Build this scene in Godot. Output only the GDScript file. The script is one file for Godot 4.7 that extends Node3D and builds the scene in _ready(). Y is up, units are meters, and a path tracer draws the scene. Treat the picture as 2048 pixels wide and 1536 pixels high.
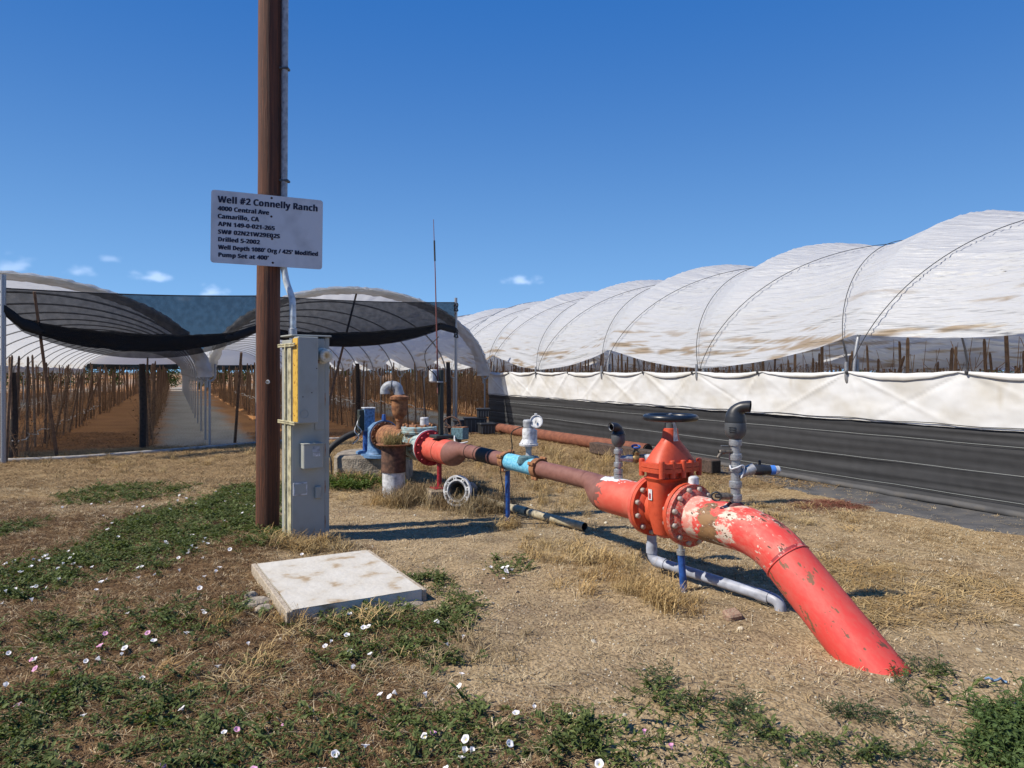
extends Node3D
# A well head and its discharge pipeline beside berry tunnels.
# x to the right, y up, -z away from the viewer; "d" below is the distance -z, "a"/"b" run along and across the tunnels.

const FIELD_TURN := 0.4444        # the tunnels and the fence run 25.5 degrees to the left
const PIPE_TURN := -1.0297        # the pipeline runs towards the right and the viewer
const HOOP_STEP := 3.35
const GREEN := [[-3.98,6.21,0.56,0.79,1.00], [-3.63,7.97,0.78,2.09,1.00], [-3.69,9.93,0.53,2.14,0.95], [-5.48,10.14,0.78,0.93,0.60], [-5.45,7.81,0.25,0.45,0.70], [-2.69,4.66,0.59,0.31,0.50], [-2.28,5.04,0.39,0.26,0.45], [-0.95,4.80,0.40,0.56,0.95], [-0.43,4.92,0.27,0.45,0.70], [-0.36,4.36,0.18,0.22,0.80], [-2.24,3.53,0.5,0.5,0.85], [-1.98,3.72,0.42,0.34,0.5], [-1.15,3.26,0.75,0.3,0.6], [-0.15,3.31,0.60,0.34,0.7], [0.92,3.60,0.30,0.29,0.32], [1.10,3.45,0.14,0.29,0.15], [-0.11,6.24,0.17,0.21,1.00], [2.52,3.25,0.32,0.24,1.60], [2.34,3.86,0.22,0.2,0.35], [-0.62,5.76,0.18,0.25,0.60], [-2.50,7.79,0.22,0.99,0.80], [0.28,3.21,0.68,0.21,0.45], [1.52,3.20,0.56,0.15,0.25], [1.21,3.21,0.45,0.17,0.35]]
const FLOWERS := [[-5.52,8.72,0], [-5.17,9.12,0], [-5.32,8.98,0], [-4.67,8.84,0], [-4.64,8.93,0], [-4.46,8.38,0], [-4.72,8.20,0], [-4.43,7.86,0], [-4.24,8.04,0], [-4.29,7.99,0], [-4.29,7.53,0], [-4.01,7.23,0], [-4.54,9.69,0], [-4.35,9.48,0], [-4.38,9.30,0], [-4.06,9.12,0], [-4.11,9.07,0], [-4.08,8.88,0], [-4.22,8.75,0], [-4.16,8.66,0], [-4.17,10.00,0], [-3.97,10.03,0], [-3.81,9.88,0], [-3.73,9.24,0], [-3.34,8.93,0], [-3.22,8.86,0], [-3.16,8.32,0], [-3.21,7.93,0], [-2.99,7.90,0], [-3.47,7.37,0], [-3.27,7.26,0], [-3.10,7.19,0], [-3.05,7.05,0], [-3.36,6.93,0], [-3.39,6.94,0], [-3.37,6.75,0], [-3.05,6.77,0], [-2.99,6.73,0], [-3.00,6.90,0], [-2.93,6.84,0], [-3.01,6.61,0], [-2.97,6.51,0], [-3.01,6.41,0], [-2.76,6.34,0], [-2.61,6.57,0], [-2.49,6.05,0], [-2.48,5.94,0], [-2.53,5.84,0], [-2.81,6.00,0], [-3.21,6.09,0], [-3.19,6.12,0], [-3.02,5.74,0], [-3.25,5.69,0], [-3.28,5.67,0], [-3.22,5.50,0], [-3.59,6.07,0], [-3.73,6.13,0], [-3.83,6.20,0], [-3.96,6.36,0], [-4.05,6.55,0], [-4.16,6.66,0], [-4.26,6.51,0], [-4.29,6.51,0], [-4.16,6.36,0], [-4.23,6.36,0], [-4.31,6.39,0], [-4.48,6.39,0], [-4.46,6.27,0], [-3.89,6.15,0], [-3.85,6.02,0], [-4.14,6.11,0], [-4.11,5.94,0], [-4.20,5.92,0], [-4.47,6.25,0], [-3.63,5.68,0], [-3.63,5.53,0], [-3.70,5.52,0], [-3.75,5.55,0], [-3.87,5.43,0], [-3.87,5.53,0], [-3.74,5.21,0], [-3.55,5.25,0], [-3.75,5.43,0], [-2.97,5.90,0], [-2.41,5.48,0], [-3.02,4.26,0], [-2.81,4.18,0], [-2.83,4.18,1], [-2.70,4.02,1], [-2.71,3.80,0], [-2.52,3.62,1], [-2.10,3.48,0], [-2.46,4.10,0], [-2.42,4.16,0], [-2.53,4.36,1], [-2.60,4.54,1], [-2.36,4.60,1], [-2.24,4.44,0], [-2.35,4.31,0], [-2.32,4.22,0], [-2.08,4.54,0], [-1.63,4.39,0], [-1.69,4.08,0], [-2.03,3.90,0], [-2.15,4.95,0], [-2.13,4.92,0], [-2.68,4.95,0], [-1.66,3.57,0], [-1.35,3.33,0], [-1.29,3.33,1], [-1.09,3.40,1], [-1.48,3.01,1], [-1.09,2.99,1], [-1.92,6.49,0], [-0.24,6.05,0], [-0.18,6.10,0], [-0.08,6.08,0], [-0.04,6.09,0], [-0.00,6.01,0], [-0.05,5.98,0], [-0.04,5.92,0], [-0.07,5.83,0], [-1.12,4.89,0], [-1.03,5.02,0], [-1.06,4.56,0], [-0.97,4.64,0], [-0.94,4.64,0], [-1.15,4.37,0], [-1.12,4.39,0], [-0.98,4.29,0], [-0.85,4.25,0], [-0.90,4.04,0], [-0.51,4.75,0], [-0.49,4.73,0], [-0.31,4.52,0], [-0.40,4.40,0], [-0.28,3.97,0], [-0.28,3.77,0], [-0.45,3.70,0], [-0.61,3.71,0], [-0.63,3.65,0], [-0.68,3.66,0], [-0.37,3.30,1], [-0.40,3.24,0], [-0.45,3.15,1], [-0.65,3.15,0], [-0.77,3.09,0], [-0.79,2.98,0], [-0.81,2.97,0], [-0.21,3.21,0], [-0.21,3.14,0], [-0.18,3.16,0], [-0.22,3.10,0], [-0.01,3.20,0], [-0.28,2.99,0], [0.02,3.48,0], [0.11,3.52,0], [0.37,3.01,0], [0.44,2.96,0], [0.61,3.27,1], [0.71,3.16,1]]
var rng := RandomNumberGenerator.new()
var bumps := FastNoiseLite.new()
var patch := FastNoiseLite.new()
var fine := FastNoiseLite.new()
var M := {}
var taken := {}

# ---------------------------------------------------------------- mesh building
class Shape:
	var v := PackedVector3Array()
	var n := PackedVector3Array()
	var uv := PackedVector2Array()
	var c := PackedColorArray()
	var idx := PackedInt32Array()
	var tint := Color.WHITE

	func grid(p: PackedVector3Array, rows: int, cols: int, wrap := false, uvs := PackedVector2Array(), tints := PackedColorArray()) -> Shape:
		var base := v.size()
		for r in rows:
			for k in cols:
				var i := r * cols + k
				var up := p[mini(r + 1, rows - 1) * cols + k] - p[maxi(r - 1, 0) * cols + k]
				var side: Vector3
				if wrap:
					var kn := k + 1 if k + 1 < cols else 1
					var kp := k - 1 if k > 0 else cols - 2
					side = p[r * cols + kn] - p[r * cols + kp]
				else:
					side = p[r * cols + mini(k + 1, cols - 1)] - p[r * cols + maxi(k - 1, 0)]
				var nn := up.cross(side)
				if nn.length_squared() < 1e-16:
					nn = Vector3.UP
				v.append(p[i])
				n.append(nn.normalized())
				uv.append(uvs[i] if uvs.size() else Vector2(float(k) / maxi(cols - 1, 1), float(r) / maxi(rows - 1, 1)))
				c.append(tints[i] if tints.size() else tint)
		for r in rows - 1:
			for k in cols - 1:
				var q := base + r * cols + k
				idx.append_array([q, q + 1, q + cols, q + 1, q + cols + 1, q + cols])
		return self

	func poly(p: Array, out: Vector3) -> Shape:
		var base := v.size()
		var nn: Vector3 = (p[1] - p[0]).cross(p[2] - p[0]).normalized()
		var turn := nn.dot(out) < 0
		if turn:
			nn = -nn
		for q in p:
			v.append(q)
			n.append(nn)
			uv.append(Vector2(q.x + q.z, q.y))
			c.append(tint)
		for k in range(1, p.size() - 1):
			if turn:
				idx.append_array([base, base + k, base + k + 1])
			else:
				idx.append_array([base, base + k + 1, base + k])
		return self

	func box(size: Vector3, at := Vector3.ZERO, bevel := 0.004, t := Basis.IDENTITY) -> Shape:
		var h := size / 2
		var b := minf(bevel, minf(h.x, minf(h.y, h.z)) * 0.6)
		var f := func(sx, sy, sz, ax):
			var q := Vector3(sx * (h.x - (0.0 if ax == 0 else b)), sy * (h.y - (0.0 if ax == 1 else b)), sz * (h.z - (0.0 if ax == 2 else b)))
			return at + t * q
		for s in [-1, 1]:
			poly([f.call(s, -1, -1, 0), f.call(s, 1, -1, 0), f.call(s, 1, 1, 0), f.call(s, -1, 1, 0)], t * Vector3(s, 0, 0))
			poly([f.call(-1, s, -1, 1), f.call(1, s, -1, 1), f.call(1, s, 1, 1), f.call(-1, s, 1, 1)], t * Vector3(0, s, 0))
			poly([f.call(-1, -1, s, 2), f.call(1, -1, s, 2), f.call(1, 1, s, 2), f.call(-1, 1, s, 2)], t * Vector3(0, 0, s))
			for u in [-1, 1]:
				poly([f.call(s, u, -1, 0), f.call(s, u, 1, 0), f.call(s, u, 1, 1), f.call(s, u, -1, 1)], t * Vector3(s, u, 0))
				poly([f.call(s, -1, u, 0), f.call(s, 1, u, 0), f.call(s, 1, u, 2), f.call(s, -1, u, 2)], t * Vector3(s, 0, u))
				poly([f.call(-1, s, u, 1), f.call(1, s, u, 1), f.call(1, s, u, 2), f.call(-1, s, u, 2)], t * Vector3(0, s, u))
				for w in [-1, 1]:
					poly([f.call(s, u, w, 0), f.call(s, u, w, 1), f.call(s, u, w, 2)], t * Vector3(s, u, w))
		return self

	# profile: [radius, height] pairs, turned round the y axis of t; sharp corners stay sharp
	func lathe(profile: Array, t := Transform3D.IDENTITY, segs := 24, wobble := 0.0) -> Shape:
		var runs := []
		var run := [profile[0]]
		for k in range(1, profile.size()):
			run.append(profile[k])
			if k + 1 < profile.size():
				var d0 := Vector2(profile[k][0] - profile[k - 1][0], profile[k][1] - profile[k - 1][1])
				var d1 := Vector2(profile[k + 1][0] - profile[k][0], profile[k + 1][1] - profile[k][1])
				if absf(d0.angle_to(d1)) > 0.6:
					runs.append(run)
					run = [profile[k]]
		runs.append(run)
		for q in runs:
			var p := PackedVector3Array()
			for e in q:
				for k in segs + 1:
					var an := TAU * k / segs
					var rr: float = e[0] * (1.0 + wobble * sin(an * 3.0 + e[1] * 9.0))
					p.append(t * Vector3(rr * cos(an), e[1], rr * sin(an)))
			grid(p, q.size(), segs + 1, true)
		return self

	# a tube along a path; radius may be a number or one per point
	func tube(path: Array, radius, segs := 12, caps := true, ulen := 1.0) -> Shape:
		var p := PackedVector3Array()
		var uvs := PackedVector2Array()
		var tang: Vector3 = (path[1] - path[0]).normalized()
		var side := tang.cross(Vector3.UP)
		if side.length() < 0.05:
			side = tang.cross(Vector3.RIGHT)
		side = side.normalized()
		var total := 0.0
		var rings := []
		for k in path.size():
			var t: Vector3 = (path[mini(k + 1, path.size() - 1)] - path[maxi(k - 1, 0)]).normalized()
			side = (side - t * side.dot(t)).normalized()
			var up := side.cross(t)
			var r: float = radius if radius is float or radius is int else radius[k]
			if k > 0:
				total += (path[k] - path[k - 1]).length()
			var ring := []
			for s in segs + 1:
				var an := TAU * s / segs
				var q: Vector3 = path[k] + (side * cos(an) + up * sin(an)) * r
				p.append(q)
				ring.append(q)
				uvs.append(Vector2(total / ulen, float(s) / segs))
			rings.append(ring)
		grid(p, path.size(), segs + 1, true, uvs)
		if caps:
			poly(rings[0].slice(0, segs), path[0] - path[1])
			poly(rings[-1].slice(0, segs), path[-1] - path[-2])
		return self

	# rings of superellipses: [y, half x, half z, power]
	func loft(rings: Array, segs := 32, t := Transform3D.IDENTITY) -> Shape:
		var runs := []
		var run := [rings[0]]
		for k in range(1, rings.size()):
			run.append(rings[k])
			if k + 1 < rings.size():
				var d0 := Vector2(rings[k][1] + rings[k][2] - rings[k - 1][1] - rings[k - 1][2], 2 * (rings[k][0] - rings[k - 1][0]))
				var d1 := Vector2(rings[k + 1][1] + rings[k + 1][2] - rings[k][1] - rings[k][2], 2 * (rings[k + 1][0] - rings[k][0]))
				if absf(d0.angle_to(d1)) > 0.6:
					runs.append(run)
					run = [rings[k]]
		runs.append(run)
		for q in runs:
			var p := PackedVector3Array()
			for e in q:
				for k in segs + 1:
					var an := TAU * k / segs
					var x: float = pow(absf(cos(an)), 2.0 / e[3]) * signf(cos(an)) * e[1]
					var z: float = pow(absf(sin(an)), 2.0 / e[3]) * signf(sin(an)) * e[2]
					p.append(t * Vector3(x, e[0], z))
			grid(p, q.size(), segs + 1, true)
		for e in [[rings[0], -1.0], [rings[-1], 1.0]]:
			if e[0][1] > 0.001:
				var ring := []
				for k in segs:
					var an := TAU * k / segs
					ring.append(t * Vector3(pow(absf(cos(an)), 2.0 / e[0][3]) * signf(cos(an)) * e[0][1], e[0][0], pow(absf(sin(an)), 2.0 / e[0][3]) * signf(sin(an)) * e[0][2]))
				poly(ring, t.basis * Vector3(0, e[1], 0))
		return self

	func torus(R: float, r: float, t := Transform3D.IDENTITY, segs := 40, around := 10) -> Shape:
		var p := PackedVector3Array()
		for k in segs + 1:
			var an := TAU * k / segs
			for s in around + 1:
				var ph := TAU * s / around
				p.append(t * Vector3((R + r * cos(ph)) * cos(an), r * sin(ph), (R + r * cos(ph)) * sin(an)))
		var old := v.size()
		grid(p, segs + 1, around + 1, true)
		for s in around + 1:   # the seam
			n[old + s] = (n[old + s] + n[old + segs * (around + 1) + s]).normalized()
			n[old + segs * (around + 1) + s] = n[old + s]
		return self

	# a flat outline (in x, y) given thickness along z
	func slab(outline: Array, thick: float, t := Transform3D.IDENTITY) -> Shape:
		var pts := PackedVector2Array(outline)
		var tri := Geometry2D.triangulate_polygon(pts)
		for s in [-1.0, 1.0]:
			for k in range(0, tri.size(), 3):
				poly([t * Vector3(pts[tri[k]].x, pts[tri[k]].y, s * thick / 2), t * Vector3(pts[tri[k + 1]].x, pts[tri[k + 1]].y, s * thick / 2), t * Vector3(pts[tri[k + 2]].x, pts[tri[k + 2]].y, s * thick / 2)], t.basis * Vector3(0, 0, s))
		var ccw := not Geometry2D.is_polygon_clockwise(pts)
		for k in pts.size():
			var a := pts[k]
			var b := pts[(k + 1) % pts.size()]
			var out := Vector3(b.y - a.y, a.x - b.x, 0) * (1.0 if ccw else -1.0)
			poly([t * Vector3(a.x, a.y, -thick / 2), t * Vector3(b.x, b.y, -thick / 2), t * Vector3(b.x, b.y, thick / 2), t * Vector3(a.x, a.y, thick / 2)], t.basis * out)
		return self

	func mesh() -> ArrayMesh:
		var arr := []
		arr.resize(Mesh.ARRAY_MAX)
		arr[Mesh.ARRAY_VERTEX] = v
		arr[Mesh.ARRAY_NORMAL] = n
		arr[Mesh.ARRAY_TEX_UV] = uv
		arr[Mesh.ARRAY_COLOR] = c
		arr[Mesh.ARRAY_INDEX] = idx
		var m := ArrayMesh.new()
		m.add_surface_from_arrays(Mesh.PRIMITIVE_TRIANGLES, arr)
		return m

# ---------------------------------------------------------------- naming
func numbered(called: String) -> String:
	taken[called] = taken.get(called, -1) + 1
	return called if taken[called] == 0 else "%s_%03d" % [called, taken[called]]

func tag(o: Node3D, label: String, category: String, group := "", kind := "") -> Node3D:
	if label: o.set_meta("label", label)
	if category: o.set_meta("category", category)
	if group: o.set_meta("group", group)
	if kind: o.set_meta("kind", kind)
	return o

func thing(called: String, label: String, category: String, at := Vector3.ZERO, turn := 0.0, group := "") -> Node3D:
	var o := Node3D.new()
	o.name = numbered(called)
	add_child(o)
	o.position = at
	o.rotation.y = turn
	return tag(o, label, category, group)

func part(called: String, what, m: Material, parent: Node3D, at := Vector3.ZERO) -> MeshInstance3D:
	var o := MeshInstance3D.new()
	o.name = called
	o.mesh = what.mesh() if what is Shape else what
	o.material_override = m
	o.position = at
	parent.add_child(o, true)
	return o

func single(called: String, what, m: Material, label: String, category: String, at := Vector3.ZERO, turn := 0.0, group := "") -> MeshInstance3D:
	var o := MeshInstance3D.new()
	o.name = numbered(called)
	o.mesh = what.mesh() if what is Shape else what
	o.material_override = m
	add_child(o)
	o.position = at
	o.rotation.y = turn
	tag(o, label, category, group)
	return o

func structure(called: String, what, m: Material, parent: Node3D = self) -> MeshInstance3D:
	var o := part(numbered(called), what, m, parent)
	o.set_meta("kind", "structure")
	return o

func stuff(called: String, mesh_: Mesh, m: Material, places: Array, tints: Array, label: String, category: String, parent: Node3D = self) -> MultiMeshInstance3D:
	var mm := MultiMesh.new()
	mm.transform_format = MultiMesh.TRANSFORM_3D
	mm.use_colors = true
	mm.mesh = mesh_
	mm.instance_count = places.size()
	for k in places.size():
		mm.set_instance_transform(k, places[k])
		mm.set_instance_color(k, tints[k])
	var o := MultiMeshInstance3D.new()
	o.name = numbered(called) if parent == self else called
	o.multimesh = mm
	o.material_override = m
	parent.add_child(o, true)
	tag(o, label, category, "", "stuff")
	return o

# ---------------------------------------------------------------- materials
func srgb(r: float, g: float, b: float) -> Color:
	return Color(r, g, b).linear_to_srgb()

func noise_map(seed_: int, freq: float, stops: Array, octaves := 4, size := 512, kind := FastNoiseLite.TYPE_SIMPLEX_SMOOTH) -> NoiseTexture2D:
	var f := FastNoiseLite.new()
	f.noise_type = kind
	f.seed = seed_
	f.frequency = freq
	f.fractal_octaves = octaves
	f.fractal_type = FastNoiseLite.FRACTAL_FBM
	var t := NoiseTexture2D.new()
	t.width = size
	t.height = size
	t.seamless = true
	t.noise = f
	if stops.size():
		var ramp := Gradient.new()
		ramp.offsets = PackedFloat32Array(stops.map(func(s): return s[0]))
		ramp.colors = PackedColorArray(stops.map(func(s): return s[1] if s[1] is Color else Color(s[1], s[1], s[1])))
		t.color_ramp = ramp
	return t

func mat(c: Color, rough := 0.7, metal := 0.0, tex: Texture2D = null, scale := 1.0, bump: Texture2D = null, relief := 0.2) -> StandardMaterial3D:
	var m := StandardMaterial3D.new()
	m.albedo_color = c
	m.roughness = rough
	m.metallic = metal
	if tex or bump:
		m.uv1_triplanar = true
		m.uv1_scale = Vector3.ONE * scale
	if tex:
		m.albedo_texture = tex
	if bump:
		m.heightmap_enabled = true
		m.heightmap_texture = bump
		m.heightmap_scale = relief
	return m

func painted_image(w: int, h: int, f: Callable) -> ImageTexture:
	var im := Image.create(w, h, false, Image.FORMAT_RGB8)
	for y in h:
		for x in w:
			im.set_pixel(x, y, f.call(float(x) / w, float(y) / h))
	return ImageTexture.create_from_image(im)

func fbm(f: FastNoiseLite, x: float, y: float, z := 0.0) -> float:
	return f.get_noise_3d(x, y, z)

# ---------------------------------------------------------------- places
func fa(x: float, d: float) -> float:   # along the tunnels
	return -0.43 * x + 0.903 * d

func fb(x: float, d: float) -> float:   # across the tunnels
	return 0.903 * x + 0.43 * d

func fw(a: float, b: float, y := 0.0) -> Vector3:
	return Vector3(0.903 * b - 0.43 * a, y, -(0.43 * b + 0.903 * a))

func along(s: float, dy := 0.0, w := 0.0) -> Vector3:   # a point of the pipeline, s metres from its first flange
	return Vector3(-1.095 + 0.515 * s - 0.857 * w, 0.67 - 0.0166 * s + dy, -9.66 + 0.857 * s + 0.515 * w)

func gh(x: float, d: float) -> float:   # height of the ground
	var y := 0.030 * bumps.get_noise_2d(x * 1.0, d * 1.0) + 0.014 * bumps.get_noise_2d(x * 5.0 + 40, d * 5.0)
	if d < 12.0 and x > -8 and x < 9:
		y += 0.008 * bumps.get_noise_2d(x * 22.0, d * 22.0 + 90)
	y += 0.05 * exp(-(pow((x + 2.45) / 0.5, 2) + pow((d - 7.2) / 0.5, 2)))   # earth heaped round the cabinet
	y -= 0.02
	if fa(x, d) > 18.3 and fb(x, d) < 9.0:
		y -= 0.06 * clampf((fa(x, d) - 18.3) * 1.5, 0, 1)
	return y

func green_at(x: float, d: float) -> float:
	var g := 0.0
	var wx := x + 0.22 * patch.get_noise_2d(x * 2.2, d * 2.2)
	var wd := d + 0.30 * patch.get_noise_2d(x * 2.2 + 70, d * 2.2)
	for e in GREEN:
		var q := pow((wx - e[0]) / e[2], 2) + pow((wd - e[1]) / e[3], 2)
		if q < 2.2:
			g = maxf(g, e[4] * clampf(1.5 - q, 0, 1))
	if d < 5.4 and x < 0.2:   # thin growth all through the dead weeds
		g = maxf(g, 0.10 * litter_at(x, d))
	return g * clampf(0.75 + 1.1 * patch.get_noise_2d(x * 5.0, d * 5.0), 0.0, 1.3)

func litter_at(x: float, d: float) -> float:   # dead brown weeds
	var edge := -0.15 + (4.0 - d) * 0.45 if d < 5.6 else -0.9 - (d - 5.6) * 0.75
	var q := clampf((edge - x) * 1.6 + 0.2 + 1.3 * patch.get_noise_2d(x * 1.7 + 11, d * 1.7), 0, 1)
	return q * clampf((10.0 - d) * 0.8 + 0.8 * patch.get_noise_2d(x * 1.2, d * 1.2 + 33), 0, 1)

func straw_at(x: float, d: float) -> float:
	var q := clampf((d - 8.6) * 0.6, 0, 1)
	var side := (x - (-1.095 + 0.515 * (9.66 - d) / 0.857))   # metres to the right of the pipeline
	if d < 9.5:
		q = maxf(q, clampf(side * 1.6 - 0.3, 0, 1) * clampf((d - 4.3) * 1.2, 0, 1) * clampf(0.45 + 1.5 * patch.get_noise_2d(fa(x, d) * 0.5 + 21, fb(x, d) * 1.6), 0.05, 1))
	q = maxf(q, 0.9 * exp(-(pow((x - 0.85) / 0.55, 2) + pow((d - 6.1) / 0.8, 2))))
	return clampf(q + 0.5 * patch.get_noise_2d(x * 1.1 - 50, d * 1.1), 0, 1)

func ground_color(x: float, d: float) -> Color:
	var soil := Color(0.405, 0.305, 0.182)
	var grey := Color(0.28, 0.21, 0.13)
	var k := patch.get_noise_2d(x * 3.0, d * 3.0 + 200)
	var c := soil.lerp(grey, clampf(0.35 + 1.3 * k + 0.9 * patch.get_noise_2d(x * 9.0, d * 9.0), 0, 1))
	var a := fa(x, d)
	var b := fb(x, d)
	var n1 := patch.get_noise_2d(x * 2.0 + 9, d * 2.0)
	if (a > 18.4 + 0.5 * n1 and b < 9.0) or b > 9.3:
		var across: float = absf(fposmod(b - 0.75 + 4.2, 8.4) - 4.2)
		var floor_ := Color(0.48, 0.235, 0.092).lerp(Color(0.33, 0.16, 0.068), clampf(0.4 + 1.2 * n1, 0, 1))
		var mat_ := Color(0.42, 0.40, 0.35).lerp(Color(0.32, 0.30, 0.255), clampf(0.3 + n1, 0, 1))
		return floor_.lerp(mat_, clampf((1.25 - across + 0.3 * n1) * 3.0, 0, 1))
	c = c.lerp(Color(0.43, 0.305, 0.15).lerp(Color(0.27, 0.175, 0.085), clampf(0.35 + 1.1 * n1, 0, 1)), straw_at(x, d) * 0.65)
	c = c.lerp(Color(0.135, 0.075, 0.036).lerp(Color(0.24, 0.15, 0.072), clampf(0.4 + 1.3 * n1, 0, 1)), litter_at(x, d) * 0.9)
	# reddish dead weeds beside the ground cloth
	var r := exp(-(pow((x - 4.1) / 0.5, 2) + pow((d - 9.2) / 0.45, 2)))
	return c.lerp(Color(0.16, 0.06, 0.035), clampf(r * 1.5 + n1 * 0.6 - 0.3, 0, 0.8))

# ---------------------------------------------------------------- the scene
func _ready() -> void:
	var lens := Camera3D.new()
	lens.name = "camera"
	lens.projection = Camera3D.PROJECTION_FRUSTUM
	lens.near = 0.05
	lens.size = 0.05 * 2.0 * 768.0 / 1420.0
	lens.frustum_offset = Vector2(0, -0.05 * 23.0 / 1420.0)
	lens.far = 900.0
	lens.position = Vector3(0, 1.7, 0)
	add_child(lens)
	lens.current = true

	var env := Environment.new()
	env.background_mode = Environment.BG_SKY
	env.tonemap_mode = Environment.TONE_MAPPER_LINEAR
	env.tonemap_exposure = 1.27
	env.sdfgi_enabled = true
	env.ssao_enabled = true
	env.ssil_enabled = true
	var sm := ProceduralSkyMaterial.new()
	sm.sky_top_color = Color8(22, 90, 166)
	sm.sky_horizon_color = Color8(140, 190, 236)
	sm.sky_curve = 0.15
	sm.ground_bottom_color = Color8(120, 104, 84)
	sm.ground_horizon_color = Color8(150, 150, 150)
	sm.sun_angle_max = 3.0
	sm.sun_curve = 0.05
	sm.sky_cover = clouds()
	var sky := Sky.new()
	sky.sky_material = sm
	env.sky = sky
	var we := WorldEnvironment.new()
	we.name = "environment"
	we.environment = env
	add_child(we)

	var sun := DirectionalLight3D.new()
	sun.name = "sun"
	var el := deg_to_rad(47.0)
	var to_sun := Vector3(-cos(el) * cos(0.29), sin(el), cos(el) * sin(0.29))
	sun.basis = Basis.looking_at(-to_sun)
	sun.light_color = Color(1.0, 0.965, 0.91)
	sun.light_energy = 1.5
	sun.light_angular_distance = 0.5
	sun.shadow_enabled = true
	add_child(sun)

	rng.seed = 7
	for f in [[bumps, 1, 0.35], [patch, 2, 0.45], [fine, 3, 3.0]]:
		f[0].noise_type = FastNoiseLite.TYPE_SIMPLEX_SMOOTH
		f[0].seed = f[1]
		f[0].frequency = f[2]
		f[0].fractal_octaves = 4
	make_materials()
	make_ground()
	make_tunnels()
	make_fence()
	make_shade_net()
	make_rows()
	make_trees()
	make_pole_and_cabinet()
	make_pad()
	make_pump()
	make_pipeline()
	make_gate_valve()
	make_vents_and_meter()
	make_yard_pipes()
	make_plants()

func clouds() -> ImageTexture:
	var w := 4096
	var h := 2048
	var im := Image.create(w, h, false, Image.FORMAT_RGBA8)
	im.fill(Color(0, 0, 0, 0))
	var f := FastNoiseLite.new()
	f.seed = 5
	f.frequency = 0.045
	f.fractal_octaves = 5
	# bearing to the right and height above the horizon in degrees, half width, half height, strength
	var list := [[0.8, 7.3, 1.6, 0.55, 0.50], [-26.8, 6.8, 1.7, 0.5, 0.42], [-22.9, 5.9, 1.2, 0.55, 0.46], [-31.5, 6.9, 1.1, 0.5, 0.30], [-29.6, 7.9, 0.8, 0.3, 0.22], [-35.5, 6.9, 1.8, 0.7, 0.30], [-24.9, 5.4, 0.8, 0.35, 0.25],
		[-48, 6.0, 2.4, 0.7, 0.4], [-62, 8.0, 2.0, 0.6, 0.35], [48, 6.5, 1.8, 0.6, 0.4], [75, 7.5, 2.4, 0.7, 0.4], [120, 6.0, 2.0, 0.6, 0.4], [165, 7.0, 2.2, 0.6, 0.4], [-100, 7.0, 2.0, 0.6, 0.4], [-140, 6.0, 2.4, 0.7, 0.4]]
	for e in list:
		var cx: float = e[0] / 360.0 * w
		var cy: float = (0.5 - e[1] / 180.0) * h
		var rx: float = e[2] / 360.0 * w
		var ry: float = e[3] / 180.0 * h
		for y in range(int(cy - ry * 2.2), int(cy + ry * 2.2)):
			for x in range(int(cx - rx * 2.0), int(cx + rx * 2.0)):
				var dx: float = (x - cx) / rx
				var dy: float = (y - cy) / ry
				dy *= 1.7 if dy > 0 else 0.85
				var q := 1.0 - sqrt(dx * dx + dy * dy) + 0.75 * f.get_noise_2d(x, y * 1.8)
				var k := smoothstep(0.0, 1.0, q)
				if k > 0.0:
					im.set_pixel(posmod(x, w), y, Color(1, 0.97, 0.95, clampf(k * e[4] * 0.62, 0, 1)))
	return ImageTexture.create_from_image(im)

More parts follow.
